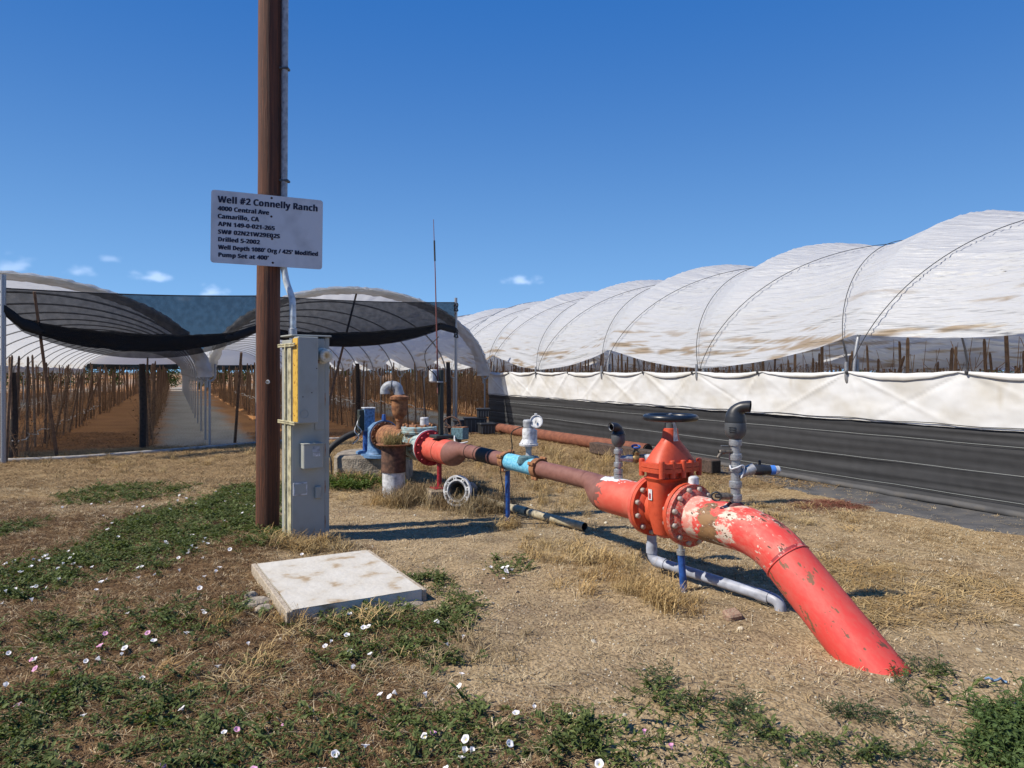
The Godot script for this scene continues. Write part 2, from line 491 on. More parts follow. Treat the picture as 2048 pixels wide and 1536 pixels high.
func make_materials() -> void:
	var worn := noise_map(11, 0.012, [[0.0, 0.62], [0.45, 0.88], [0.7, 1.0]], 5)
	var speck := noise_map(12, 0.05, [[0.0, 0.55], [0.35, 0.9], [0.6, 1.0]], 3)
	var bump := noise_map(13, 0.06, [], 4)
	var fine_bump := noise_map(14, 0.16, [], 3)
	M.worn = worn
	M.bump = bump
	# soil: grains, crumbs and pale flecks
	var soil := noise_map(21, 0.035, [[0.0, Color(0.62, 0.60, 0.58)], [0.35, Color(0.84, 0.83, 0.81)], [0.6, Color(0.97, 0.97, 0.96)], [0.85, Color(1, 1, 1)]], 6, 1024)
	var m := StandardMaterial3D.new()
	m.vertex_color_use_as_albedo = true
	m.roughness = 0.95
	m.metallic_specular = 0.25
	m.albedo_texture = soil
	m.uv1_triplanar = true
	m.uv1_world_triplanar = true
	m.uv1_scale = Vector3.ONE * 0.55
	m.heightmap_enabled = true
	m.heightmap_texture = noise_map(22, 0.06, [], 6, 1024)
	m.heightmap_scale = 1.3
	M.ground = m
	M.plant = mat(Color.WHITE, 0.75)
	M.plant.vertex_color_use_as_albedo = true
	M.plant.metallic_specular = 0.3
	M.leaf = mat(Color.WHITE, 0.6)
	M.leaf.vertex_color_use_as_albedo = true
	M.leaf.metallic_specular = 0.35
	M.leaf.backlight_enabled = true
	M.leaf.backlight = srgb(0.55, 0.6, 0.25)
	M.petal = mat(Color(0.96, 0.95, 0.95), 0.6)
	M.petal.backlight_enabled = true
	M.petal.backlight = srgb(0.5, 0.5, 0.5)
	M.petal_pink = mat(Color(0.93, 0.68, 0.82), 0.6)
	M.petal_pink.backlight_enabled = true
	M.petal_pink.backlight = srgb(0.5, 0.42, 0.46)
	M.throat = mat(Color(0.88, 0.85, 0.62), 0.7)
	M.stem = mat(srgb(0.08, 0.11, 0.03), 0.7)
	# tunnel plastic: milky sheet that lets light through
	m = mat(Color.WHITE, 0.42)
	m.vertex_color_use_as_albedo = true
	m.backlight_enabled = true
	m.backlight = srgb(0.90, 0.90, 0.89)
	m.heightmap_enabled = true
	m.heightmap_texture = noise_map(35, 0.02, [], 4, 1024)
	m.heightmap_scale = 1.5
	M.plastic = m
	M.sheet = mat(Color.WHITE, 0.5, 0.0, noise_map(31, 0.006, [[0.0, Color(0.90, 0.88, 0.84)], [0.45, Color(0.97, 0.965, 0.955)], [0.7, Color(1, 1, 1)]], 6), 0.35)
	M.sheet.albedo_color = srgb(0.66, 0.665, 0.66)
	M.sheet.vertex_color_use_as_albedo = true
	M.black_cloth = mat(srgb(0.034, 0.035, 0.038), 0.75, 0.0, noise_map(32, 0.01, [[0.0, 0.85], [0.5, 0.95], [0.8, 1.0]], 5), 0.7)
	M.black_cloth.vertex_color_use_as_albedo = true
	M.ground_cloth = mat(srgb(0.10, 0.10, 0.102), 0.85, 0.0, noise_map(33, 0.006, [[0.0, 0.7], [0.5, 0.9], [0.7, Color(1, 0.97, 0.92)]], 5, 1024), 0.4)
	M.net = mat(Color(0.062, 0.064, 0.066, 0.86), 0.9)
	M.net.transparency = BaseMaterial3D.TRANSPARENCY_ALPHA
	M.net.albedo_texture = noise_map(36, 0.02, [[0.0, Color(1, 1, 1, 0.93)], [0.45, Color(1, 1, 1, 0.97)], [0.7, Color(1, 1, 1, 1.0)]], 5)
	M.net.uv1_scale = Vector3(0.6, 2.5, 1)
	M.net_roll = mat(Color(0.06, 0.062, 0.07, 0.97), 0.8)
	M.net_roll.transparency = BaseMaterial3D.TRANSPARENCY_ALPHA
	M.galvanized = mat(srgb(0.42, 0.43, 0.44), 0.45, 0.55, noise_map(34, 0.03, [[0.0, 0.7], [0.5, 0.95], [1.0, 1.0]], 4), 3.0)
	M.rope = mat(srgb(0.045, 0.045, 0.048), 0.85)
	M.twine = mat(srgb(0.62, 0.58, 0.50), 0.85)
	M.old_wood = mat(srgb(0.19, 0.115, 0.07), 0.85, 0.0, worn, 2.0, bump, 0.5)
	M.dark_post = mat(srgb(0.045, 0.033, 0.026), 0.85, 0.0, worn, 2.0, bump, 0.5)
	M.grey_wood = mat(srgb(0.33, 0.27, 0.20), 0.85, 0.0, worn, 3.0, bump, 0.5)
	# the creosoted pole: long grain
	var grain := painted_image(512, 512, func(u, v):
		var q := patch.get_noise_3d(cos(TAU * v) * 30.0, sin(TAU * v) * 30.0, u * 5.0) + 0.5 * patch.get_noise_3d(cos(TAU * v) * 90.0, sin(TAU * v) * 90.0, u * 9.0)
		var c := Color(0.19, 0.062, 0.024).lerp(Color(0.05, 0.019, 0.010), clampf(0.45 + 1.5 * q, 0, 1))
		if q < -0.33:
			c = Color(0.05, 0.025, 0.015)
		return c.linear_to_srgb())
	M.pole = mat(Color.WHITE, 0.75)
	M.pole.albedo_texture = grain
	M.pole.heightmap_enabled = true
	M.pole.heightmap_texture = grain
	M.pole.heightmap_scale = 1.2
	M.cabinet = mat(srgb(0.35, 0.36, 0.33), 0.5, 0.0, noise_map(41, 0.008, [[0.0, Color(0.93, 0.92, 0.89)], [0.5, Color(0.98, 0.98, 0.97)], [1.0, Color.WHITE]], 6), 0.7)
	M.cabinet_side = mat(srgb(0.62, 0.38, 0.055), 0.6, 0.0, noise_map(42, 0.01, [[0.0, Color(0.75, 0.7, 0.6)], [0.4, Color.WHITE], [0.78, Color.WHITE], [0.86, Color(0.6, 0.42, 0.3)]], 6), 2.0)
	M.cabinet_cream = mat(srgb(0.52, 0.47, 0.29), 0.6, 0.0, worn, 1.5)
	M.rust = mat(Color.WHITE, 0.9, 0.0, noise_map(43, 0.012, [[0.15, srgb(0.10, 0.045, 0.025)], [0.45, srgb(0.23, 0.095, 0.04)], [0.7, srgb(0.34, 0.16, 0.07)]], 6), 2.0, fine_bump, 0.25)
	M.rust_dark = mat(Color.WHITE, 0.85, 0.0, noise_map(44, 0.012, [[0.2, srgb(0.055, 0.03, 0.022)], [0.5, srgb(0.11, 0.055, 0.036)], [0.8, srgb(0.17, 0.09, 0.055)]], 6), 2.0, fine_bump, 0.2)
	M.brown_pipe = mat(Color.WHITE, 0.62, 0.0, noise_map(45, 0.014, [[0.15, srgb(0.15, 0.062, 0.048)], [0.5, srgb(0.20, 0.085, 0.064)], [0.85, srgb(0.235, 0.11, 0.085)]], 6), 1.5, fine_bump, 0.1)
	M.orange_pipe = mat(Color.WHITE, 0.85, 0.0, noise_map(46, 0.012, [[0.15, srgb(0.11, 0.036, 0.020)], [0.5, srgb(0.18, 0.06, 0.032)], [0.85, srgb(0.25, 0.095, 0.048)]], 6), 1.0, fine_bump, 0.2)
	M.red = mat(Color.WHITE, 0.42, 0.0, noise_map(47, 0.010, [[0.0, srgb(0.10, 0.035, 0.02)], [0.24, srgb(0.14, 0.045, 0.025)], [0.26, srgb(0.62, 0.07, 0.06)], [0.5, srgb(0.66, 0.075, 0.062)], [0.9, srgb(0.64, 0.09, 0.075)]], 6), 1.3, fine_bump, 0.06)
	M.red_faded = mat(Color.WHITE, 0.6, 0.0, noise_map(48, 0.012, [[0.0, srgb(0.50, 0.07, 0.045)], [0.4, srgb(0.60, 0.09, 0.058)], [0.75, srgb(0.62, 0.14, 0.095)]], 6), 1.5, fine_bump, 0.1)
	M.valve_red = mat(Color.WHITE, 0.5, 0.0, noise_map(49, 0.02, [[0.0, srgb(0.40, 0.045, 0.018)], [0.35, srgb(0.53, 0.07, 0.026)], [0.8, srgb(0.58, 0.085, 0.035)]], 5), 2.0, fine_bump, 0.1)
	M.deep_red = mat(srgb(0.36, 0.02, 0.03), 0.5, 0.0, worn, 3.0)
	M.bolt = mat(srgb(0.50, 0.44, 0.38), 0.5, 0.4, speck, 6.0)
	M.grey_pvc = mat(srgb(0.40, 0.42, 0.44), 0.5, 0.0, worn, 2.0)
	M.white_pvc = mat(srgb(0.66, 0.67, 0.68), 0.45, 0.0, worn, 2.0)
	M.tan_pvc = mat(srgb(0.46, 0.40, 0.27), 0.6, 0.0, worn, 2.5)
	M.white = mat(srgb(0.72, 0.73, 0.73), 0.4, 0.0, worn, 3.0)
	M.conduit = mat(srgb(0.62, 0.68, 0.70), 0.4, 0.0, worn, 1.5)
	M.black_plastic = mat(srgb(0.022, 0.024, 0.027), 0.4)
	M.dark_grey = mat(srgb(0.075, 0.08, 0.085), 0.5)
	M.navy = mat(srgb(0.013, 0.018, 0.026), 0.35, 0.0, worn, 4.0)
	M.blue = mat(srgb(0.02, 0.09, 0.34), 0.45, 0.0, worn, 3.0)
	M.pale_blue = mat(srgb(0.14, 0.27, 0.46), 0.5, 0.0, worn, 3.0)
	M.sky_blue = mat(Color.WHITE, 0.45, 0.0, noise_map(51, 0.018, [[0.0, srgb(0.06, 0.22, 0.30)], [0.3, srgb(0.10, 0.38, 0.55)], [0.55, srgb(0.16, 0.50, 0.70)], [0.85, srgb(0.35, 0.62, 0.76)]], 5), 2.5)
	M.teal = mat(Color.WHITE, 0.6, 0.0, noise_map(52, 0.012, [[0.1, srgb(0.26, 0.12, 0.05)], [0.34, srgb(0.30, 0.15, 0.07)], [0.40, srgb(0.24, 0.36, 0.37)], [0.65, srgb(0.34, 0.46, 0.46)], [0.9, srgb(0.48, 0.52, 0.48)]], 6), 1.6)
	M.dark_green = mat(srgb(0.025, 0.035, 0.03), 0.6)
	M.brass = mat(srgb(0.33, 0.22, 0.09), 0.5, 0.5, worn, 5.0)
	M.concrete = mat(Color.WHITE, 0.9, 0.0, noise_map(53, 0.006, [[0.1, srgb(0.34, 0.25, 0.15)], [0.24, srgb(0.46, 0.40, 0.31)], [0.34, srgb(0.52, 0.485, 0.41)], [0.9, srgb(0.58, 0.555, 0.49)]], 7, 1024), 0.5, bump, 0.3)
	M.old_concrete = mat(Color.WHITE, 0.95, 0.0, noise_map(54, 0.01, [[0.1, srgb(0.13, 0.11, 0.085)], [0.45, srgb(0.25, 0.21, 0.16)], [0.8, srgb(0.36, 0.31, 0.24)]], 7), 0.9, bump, 1.0)
	M.form_board = mat(Color.WHITE, 0.9, 0.0, noise_map(55, 0.02, [[0.1, srgb(0.30, 0.24, 0.17)], [0.8, srgb(0.50, 0.43, 0.33)]], 6), 2.0, bump, 0.6)
	M.sign = mat(srgb(0.62, 0.63, 0.65), 0.5, 0.0, noise_map(56, 0.006, [[0.0, 0.88], [0.6, 1.0]], 5), 0.8)
	M.ink = mat(srgb(0.012, 0.012, 0.035), 0.6)
	M.brick = mat(Color.WHITE, 0.95, 0.0, noise_map(57, 0.03, [[0.1, srgb(0.19, 0.10, 0.07)], [0.5, srgb(0.30, 0.19, 0.135)], [0.7, srgb(0.34, 0.26, 0.18)]], 6), 3.0, bump, 0.5)
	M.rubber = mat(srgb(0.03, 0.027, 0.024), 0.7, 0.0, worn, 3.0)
	M.glass = mat(Color(0.85, 0.9, 0.9, 0.25), 0.08)
	M.glass.transparency = BaseMaterial3D.TRANSPARENCY_ALPHA
	M.stone = mat(Color.WHITE, 0.95)
	M.stone.vertex_color_use_as_albedo = true
	M.cloth_line = mat(srgb(0.32, 0.34, 0.33), 0.8)
	M.hose_grey = mat(srgb(0.40, 0.37, 0.33), 0.85, 0.0, worn, 1.0)
	M.stake_light = mat(srgb(0.30, 0.19, 0.115), 0.85, 0.0, worn, 2.0, bump, 0.5)
	M.meter_cover = mat(srgb(0.62, 0.63, 0.58), 0.3, 0.0, noise_map(61, 0.02, [[0.0, Color(0.6, 0.45, 0.3)], [0.3, Color(0.95, 0.92, 0.86)], [0.8, Color.WHITE]], 5), 3.0)
	M.antenna_red = mat(srgb(0.22, 0.07, 0.055), 0.6)
	M.teal_paint = mat(srgb(0.10, 0.20, 0.23), 0.6, 0.0, worn, 4.0)
	M.saddle = mat(srgb(0.14, 0.03, 0.028), 0.6, 0.0, worn, 4.0)
	M.brass_dark = mat(srgb(0.15, 0.13, 0.105), 0.5, 0.4, worn, 5.0)
	M.cap_blue = mat(srgb(0.06, 0.20, 0.60), 0.4)
	M.drain = mat(srgb(0.40, 0.43, 0.50), 0.45, 0.0, worn, 1.5)
	M.beam = mat(srgb(0.10, 0.065, 0.048), 0.9, 0.0, worn, 2.0, bump, 0.8)
	# paint that has let go: seen along the pipe (u) and round it (v = 0 faces the yard, 0.25 the sky)
	var red := Color(0.64, 0.056, 0.044)
	var chips := func(u: float, v: float, f: float, z: float) -> float: return patch.get_noise_3d(cos(TAU * v) * f, sin(TAU * v) * f, u * f * 3.2 + z) + 0.5 * patch.get_noise_3d(cos(TAU * v) * f * 4.0, sin(TAU * v) * f * 4.0, u * f * 12.0 + z)
	var peel := painted_image(640, 512, func(u, v):
		var q: float = chips.call(u, v, 1.6, 5.0)
		var q2: float = chips.call(u, v, 3.5, 50.0)
		var q3: float = chips.call(u, v, 1.2, 90.0)
		var c := red.lerp(Color(0.62, 0.16, 0.12), clampf(0.4 + q2, 0, 1))
		var lower := 0.5 - 0.5 * sin(TAU * v)
		var ochre := exp(-pow((u - 0.30 - 0.06 * q) / 0.13, 2)) * (0.55 + 0.75 * lower)
		if ochre + 0.6 * q3 + 0.35 * q2 + 0.3 * chips.call(u, v, 8.0, 170.0) > 0.46:
			c = Color(0.27, 0.15, 0.065).lerp(Color(0.16, 0.085, 0.045), clampf(0.5 + 1.5 * q2, 0, 1))
		var q4: float = chips.call(u, v, 8.0, 130.0)
		var pale := maxf(exp(-pow((u - 0.07) / 0.10, 2)), 0.85 * exp(-pow((u - 0.50 - 0.08 * q3) / 0.09, 2)) * (1.1 - 0.5 * lower))
		var gone := smoothstep(0.38, 0.58, pale * 1.1 + 0.4 * q + 0.5 * q2 + 0.75 * q4)
		if gone > 0.0:
			c = c.lerp(Color(0.64, 0.24, 0.19).lerp(Color(0.60, 0.52, 0.42), clampf(0.35 + 1.6 * q2 + 1.2 * q4, 0, 1)), gone)
		var top := exp(-pow((v - 0.36) / 0.08, 2)) * smoothstep(0.55, 0.75, u)
		if q2 + 0.7 * top > 0.58 or (u > 0.5 and q2 > 0.50):
			c = Color(0.10, 0.04, 0.022)
		if u < 0.03 and q2 > -0.1:
			c = Color(0.30, 0.03, 0.035)
		return c.linear_to_srgb())
	M.peeling = mat(Color.WHITE, 0.62)
	M.peeling.albedo_texture = peel
	M.peeling.heightmap_enabled = true
	M.peeling.heightmap_texture = peel
	M.peeling.heightmap_scale = 0.25
	var chipped := painted_image(640, 512, func(u, v):
		var q: float = chips.call(u, v, 1.5, 15.0)
		var q2: float = chips.call(u, v, 3.2, 60.0)
		var q5: float = chips.call(u, v, 14.0, 210.0)
		var c := red.lerp(Color(0.60, 0.095, 0.072), clampf(0.35 + q + 0.7 * q5, 0, 1))
		var ridge := exp(-pow((v - 0.40) / 0.045, 2)) + 0.75 * exp(-pow((v - 0.90) / 0.03, 2))
		if q2 + 0.35 * ridge + 0.25 * q5 > 0.44 or (u > 0.5 and q2 + 0.2 * q + 0.2 * q5 > 0.43):
			c = Color(0.12, 0.05, 0.028).lerp(Color(0.22, 0.10, 0.05), clampf(0.5 + q, 0, 1))
		return c.linear_to_srgb())
	M.red_chipped = mat(Color.WHITE, 0.58)
	M.red_chipped.albedo_texture = chipped
	M.red_chipped.heightmap_enabled = true
	M.red_chipped.heightmap_texture = chipped
	M.red_chipped.heightmap_scale = 0.2
	var band := painted_image(384, 384, func(u, v):
		var q: float = chips.call(u, v, 1.5, 25.0)
		var c := Color(0.60, 0.088, 0.055).lerp(Color(0.62, 0.145, 0.095), clampf(0.4 + q, 0, 1))
		var crown := 1.0 - absf(v - 0.25) / 0.13
		if crown + 0.35 * q > 0.25 and u < 0.52 + 0.25 * q:
			c = Color(0.60, 0.63, 0.64)
		if u + 0.25 * q < 0.05:
			c = Color(0.19, 0.08, 0.06)
		return c.linear_to_srgb())
	M.red_faded_band = mat(Color.WHITE, 0.55)
	M.red_faded_band.albedo_texture = band
	M.red_faded_band.uv1_scale = Vector3(1.0 / 0.57, 1, 1)
	M.peeling_flange = mat(Color.WHITE, 0.6, 0.0, noise_map(62, 0.02, [[0.1, srgb(0.10, 0.03, 0.02)], [0.3, srgb(0.42, 0.05, 0.03)], [0.55, srgb(0.55, 0.08, 0.05)], [0.66, srgb(0.60, 0.32, 0.25)], [0.8, srgb(0.22, 0.09, 0.05)]], 5), 2.5)

# ---------------------------------------------------------------- ground
func spaced(lo: float, hi: float, fine_lo: float, fine_hi: float, step: float, grow: float) -> Array:
	var out := []
	var q := fine_lo
	while q < fine_hi:
		out.append(q)
		q += step
	var s := step
	while q < hi:
		out.append(q)
		s *= grow
		q += s
	out.append(hi)
	q = fine_lo - step
	s = step
	var low := []
	while q > lo:
		low.append(q)
		s *= grow
		q -= s
	low.append(lo)
	low.reverse()
	return low + out

func make_ground() -> void:
	var xs := spaced(-420.0, 420.0, -6.5, 6.8, 0.055, 1.09)
	var ds := spaced(-60.0, 600.0, 2.4, 11.0, 0.05, 1.05)
	var p := PackedVector3Array()
	var t := PackedColorArray()
	for d in ds:
		for x in xs:
			p.append(Vector3(x, gh(x, d), -d))
			t.append(ground_color(x, d))
	structure("ground", Shape.new().grid(p, ds.size(), xs.size(), false, PackedVector2Array(), t), M.ground)
	# strip of woven ground cloth along the foot of the fence
	p = PackedVector3Array()
	var na := 150
	for k in na:
		var a := -3.0 + 17.0 * k / (na - 1.0)
		var inner := 9.12
		var outer := 9.12 - clampf(1.35 - absf(a - 4.8) * 0.17, 0.1, 1.3) - 0.25 * patch.get_noise_1d(a * 2.0) - 0.1 * patch.get_noise_1d(a * 9.0)
		for j in 12:
			var q := fw(a, lerpf(outer, inner, j / 11.0))
			q.y = gh(q.x, -q.z) + (-0.012 if j == 0 else 0.016) + 0.006 * fine.get_noise_2d(a * 0.6, j * 0.4)
			p.append(q)
	structure("ground_cloth", Shape.new().grid(p, na, 12), M.ground_cloth)
	# pale irrigation hose and plastic edging where the field begins
	for e in [[[-12.5, 13.0], [-9.2, 13.9], [-7.7, 15.15], [-6.9, 16.2], [-5.6, 17.6], [-4.4, 18.4]]]:
		var path := []
		for q in e:
			path.append(Vector3(q[0], gh(q[0], q[1]) + 0.02, -q[1]))
		single("lay_flat_hose", Shape.new().tube(smooth(path, 8), 0.045, 8), M.hose_grey, "pale grey lay-flat hose along the edge of the tunnel field", "hose")

func smooth(path: Array, steps: int) -> Array:
	var cv := Curve3D.new()
	for k in path.size():
		var t: Vector3 = (path[mini(k + 1, path.size() - 1)] - path[maxi(k - 1, 0)]) / 6.0
		cv.add_point(path[k], -t, t)
	var out := []
	for k in path.size() - 1:
		for s in steps:
			out.append(cv.sample(k, float(s) / steps))
	out.append(path[-1])
	return out

# ---------------------------------------------------------------- tunnels
var wrinkle := FastNoiseLite.new()

func edge_angle(a: float, t: Dictionary) -> float:   # where the plastic ends: tied low on one hoop, pushed up on the next
	var k: float = (a - t.hoop) / HOOP_STEP
	var i := floori(k)
	var lo: float = t.edges[posmod(i, t.edges.size())]
	var hi: float = t.edges[posmod(i + 1, t.edges.size())]
	return lerpf(lo, hi, k - i) - 0.035 * sin(PI * (k - i))

func roof_point(a: float, ph: float, t: Dictionary, out := 0.0) -> Vector3:
	var k: float = (a - t.hoop) / HOOP_STEP
	var s := sin(PI * (k - floorf(k)))
	var sag: float = (0.40 if t.fine >= 1.0 else 0.09) * s * pow(maxf(sin(ph), 0.0), 0.5)
	var rip := 0.0
	if out == 0.0:   # creases run from hoop to hoop
		var lean: float = ph + 0.05 * a * (1.0 if posmod(floori(k), 2) else -1.0)
		rip = (absf(wrinkle.get_noise_3d(a * 0.16, lean * 24.0, t.seed)) - 0.25) * 0.085 * (0.45 + 0.55 * s)
		rip += wrinkle.get_noise_3d(a * 0.35, lean * 46.0, t.seed + 40.0) * 0.022
	var r: float = 1.0 - (sag - rip - out) / 3.6
	var half: float = t.w / 2.0
	return Vector3(half - half * cos(ph) * r, t.yb + t.h * sin(ph) * r, -a)

func make_tunnels() -> void:
	wrinkle.seed = 9
	wrinkle.frequency = 1.0
	wrinkle.fractal_octaves = 2
	var leg := Shape.new().tube([Vector3(0, -0.3, 0), Vector3(0, 1.5, 0)], 0.026, 8)
	var u := []
	for k in 13:
		var an := PI + PI * k / 12.0
		u.append(Vector3(0.12 * cos(an), 1.64 + 0.14 * sin(an), 0))
	u.push_front(Vector3(-0.12, 1.86, 0))
	u.append(Vector3(0.12, 1.9, 0))
	var fork: Mesh = Shape.new().tube(u, 0.026, 8).mesh()
	var leg_mesh: Mesh = leg.mesh()
	var list := [
		{"a0": 17.5, "a1": 76.0, "b0": -7.65, "w": 8.4, "yb": 1.6, "h": 2.16, "hoop": 0.35, "edges": [0.06, 0.10], "seed": 3.0, "label": "open-ended white plastic berry tunnel behind the shade net's long sagging panel", "front": true, "fine": 0.5, "near": 0.4},
		{"a0": 20.0, "a1": 78.0, "b0": 0.75, "w": 8.0, "yb": 1.6, "h": 2.5, "hoop": 0.35, "edges": [0.07, 0.30], "seed": 13.0, "label": "open-ended white plastic berry tunnel between the wooden pole and the fence corner", "front": true, "fine": 0.6, "near": 0.35},
		{"a0": -2.65, "a1": 78.0, "b0": 9.15, "w": 8.2, "yb": 1.72, "h": 2.78, "hoop": 0.0, "edges": [0.2, 0.2, 0.2, 0.2, 0.02, 0.19, 0.02, 0.19, 0.02, 0.19, 0.02, 0.19, 0.02, 0.19, 0.02, 0.19, 0.02, 0.19, 0.02, 0.19, 0.02, 0.19, 0.02, 0.19, 0.02, 0.19], "seed": 23.0, "label": "long white plastic berry tunnel rising directly behind the fence", "front": false, "fine": 1.0, "near": 0.17},
		{"a0": -1.0, "a1": 78.0, "b0": 17.45, "w": 8.2, "yb": 1.72, "h": 2.6, "hoop": 0.0, "edges": [0.03, 0.14], "seed": 33.0, "label": "white plastic berry tunnel glimpsed beneath the roof behind the fence", "front": false, "fine": 0.4, "near": 0.45},
		{"a0": 4.0, "a1": 78.0, "b0": 25.65, "w": 8.2, "yb": 1.66, "h": 2.6, "hoop": 0.0, "edges": [0.03, 0.12], "seed": 53.0, "label": "white plastic berry tunnel two rows beyond the fence", "front": false, "fine": 0.3, "near": 0.56},
		{"a0": 15.0, "a1": 76.0, "b0": -16.05, "w": 8.4, "yb": 1.6, "h": 2.45, "hoop": 0.35, "edges": [0.06, 0.12], "seed": 43.0, "label": "white plastic berry tunnel beyond the galvanized net post", "front": false, "fine": 0.4, "near": 0.5},
	]
	for t in list:
		var o := thing("berry_tunnel", t.label, "tunnel", fw(t.a0, t.b0), FIELD_TURN, "white plastic berry tunnels in rows")
		var length: float = t.a1 - t.a0
		var steps := [0.0]
		while steps[-1] < length:
			steps.append(steps[-1] + (t.near if steps[-1] < 26 else 0.6))
		var cols := int(230 * sqrt(t.fine)) if t.fine >= 1.0 else int(150 * sqrt(t.fine)) + 30
		var p := PackedVector3Array()
		var tint := PackedColorArray()
		var uvs := PackedVector2Array()
		for a in steps:
			var e := edge_angle(a, t)
			for k in cols:
				var ph := lerpf(e, PI - e, k / (cols - 1.0))
				var q := roof_point(a, ph, t)
				p.append(q)
				var near_edge := minf(ph, PI - ph) - e
				var dirt := wrinkle.get_noise_3d(a * 0.45, ph * 14.0, t.seed + 7) + 0.6 * wrinkle.get_noise_3d(a * 1.6, ph * 30.0, t.seed + 17)
				var k1 := smoothstep(0.36, 0.50, dirt + 0.35 * wrinkle.get_noise_2d(a * 0.09 + 300.0, ph * 2.0)) * smoothstep(0.42, 0.12, near_edge) * 0.8
				uvs.append(Vector2(ph * 3.0, a / 16.0 + 0.02 * sin(ph * 5.0)))
				tint.append(Color(0.72, 0.745, 0.765).lerp(Color(0.40, 0.28, 0.15), clampf(k1, 0, 0.8)))
		part("roof_sheet", Shape.new().grid(p, steps.size(), cols, false, uvs, tint), M.plastic, o)
		var bow := []
		for k in 33:
			var ph := lerpf(0.03, PI - 0.03, k / 32.0)
			bow.append(Vector3(t.w / 2 - (t.w / 2 - 0.05) * cos(ph), t.yb - 0.06 + t.h * sin(ph), 0))
		bow.push_front(bow[0] - Vector3(0, 0.25, 0))
		bow.append(bow[-1] - Vector3(0, 0.25, 0))
		var bow_mesh: Mesh = Shape.new().tube(bow, 0.026, 8).mesh()
		var a: float = t.hoop
		while a < length:
			part("hoop", bow_mesh, M.galvanized, o, Vector3(0, 0, -a))
			var l := part("leg", leg_mesh, M.galvanized, o, Vector3(0, 0, -a))
			part("fork", fork, M.galvanized, l)
			a += HOOP_STEP
		if t.front:   # the doubled sheet drawn round the first hoop
			p = PackedVector3Array()
			tint = PackedColorArray()
			var seg := 160
			for r in 9:
				for k in seg:
					var ph := lerpf(0.02, PI - 0.02, k / (seg - 1.0))
					var f := r / 8.0
					var rr: float = 1.012 - 0.075 * f - 0.01 * sin(PI * f) + 0.012 * wrinkle.get_noise_2d(ph * 16.0, f * 0.8 + t.seed)
					p.append(Vector3(t.w / 2 - t.w / 2 * cos(ph) * rr, t.yb - 0.05 + (t.h + 0.06) * sin(ph) * rr, -0.10 - 0.25 * f + 0.12 * sin(PI * f)))
					tint.append(Color(0.70, 0.69, 0.67).lerp(Color(0.56, 0.53, 0.48), clampf(0.3 + wrinkle.get_noise_2d(ph * 6.0, f * 2.0), 0, 0.8)))
			part("front_hem", Shape.new().grid(p, 9, seg, false, PackedVector2Array(), tint), M.plastic, o)
		if t.front:   # the net that closes the far end
			p = PackedVector3Array()
			var strip := PackedVector3Array()
			for k in 21:
				var ph := lerpf(0.42, PI - 0.42, k / 20.0)
				var q := Vector3(t.w / 2 - t.w / 2 * cos(ph), t.yb + t.h * sin(ph), -length)
				var low: float = t.yb + 1.0 - 0.15 * sin(ph)
				for j in 5:
					p.append(q.lerp(Vector3(q.x, low, -length + 0.1), j / 4.0))
					strip.append(Vector3(q.x, low - 0.5 * j / 4.0, -length + 0.15))
			part("end_sheet", Shape.new().grid(p, 21, 5), M.plastic, o)
			part("end_net", Shape.new().grid(strip, 21, 5), M.net_roll, o)
			var l2 := part("leg", leg_mesh, M.galvanized, o, Vector3(t.w, 0, -t.hoop))
			part("fork", fork, M.galvanized, l2)
		if t.fine >= 1.0:   # ropes laced over the sheet from post to post
			for i in range(1, 12):
				for way in [-1.0, 1.0]:
					var path := []
					for k in 61:
						var ph := lerpf(0.0, PI, k / 60.0)
						var aa: float = t.hoop + i * HOOP_STEP + way * HOOP_STEP * k / 60.0 * 1.0
						var q := roof_point(aa, ph, t, 0.055)
						if k < 1 or k > 59:
							q.y = 1.62
						path.append(q)
					part("rope", Shape.new().tube(path, 0.0065, 5, false), M.rope, o)

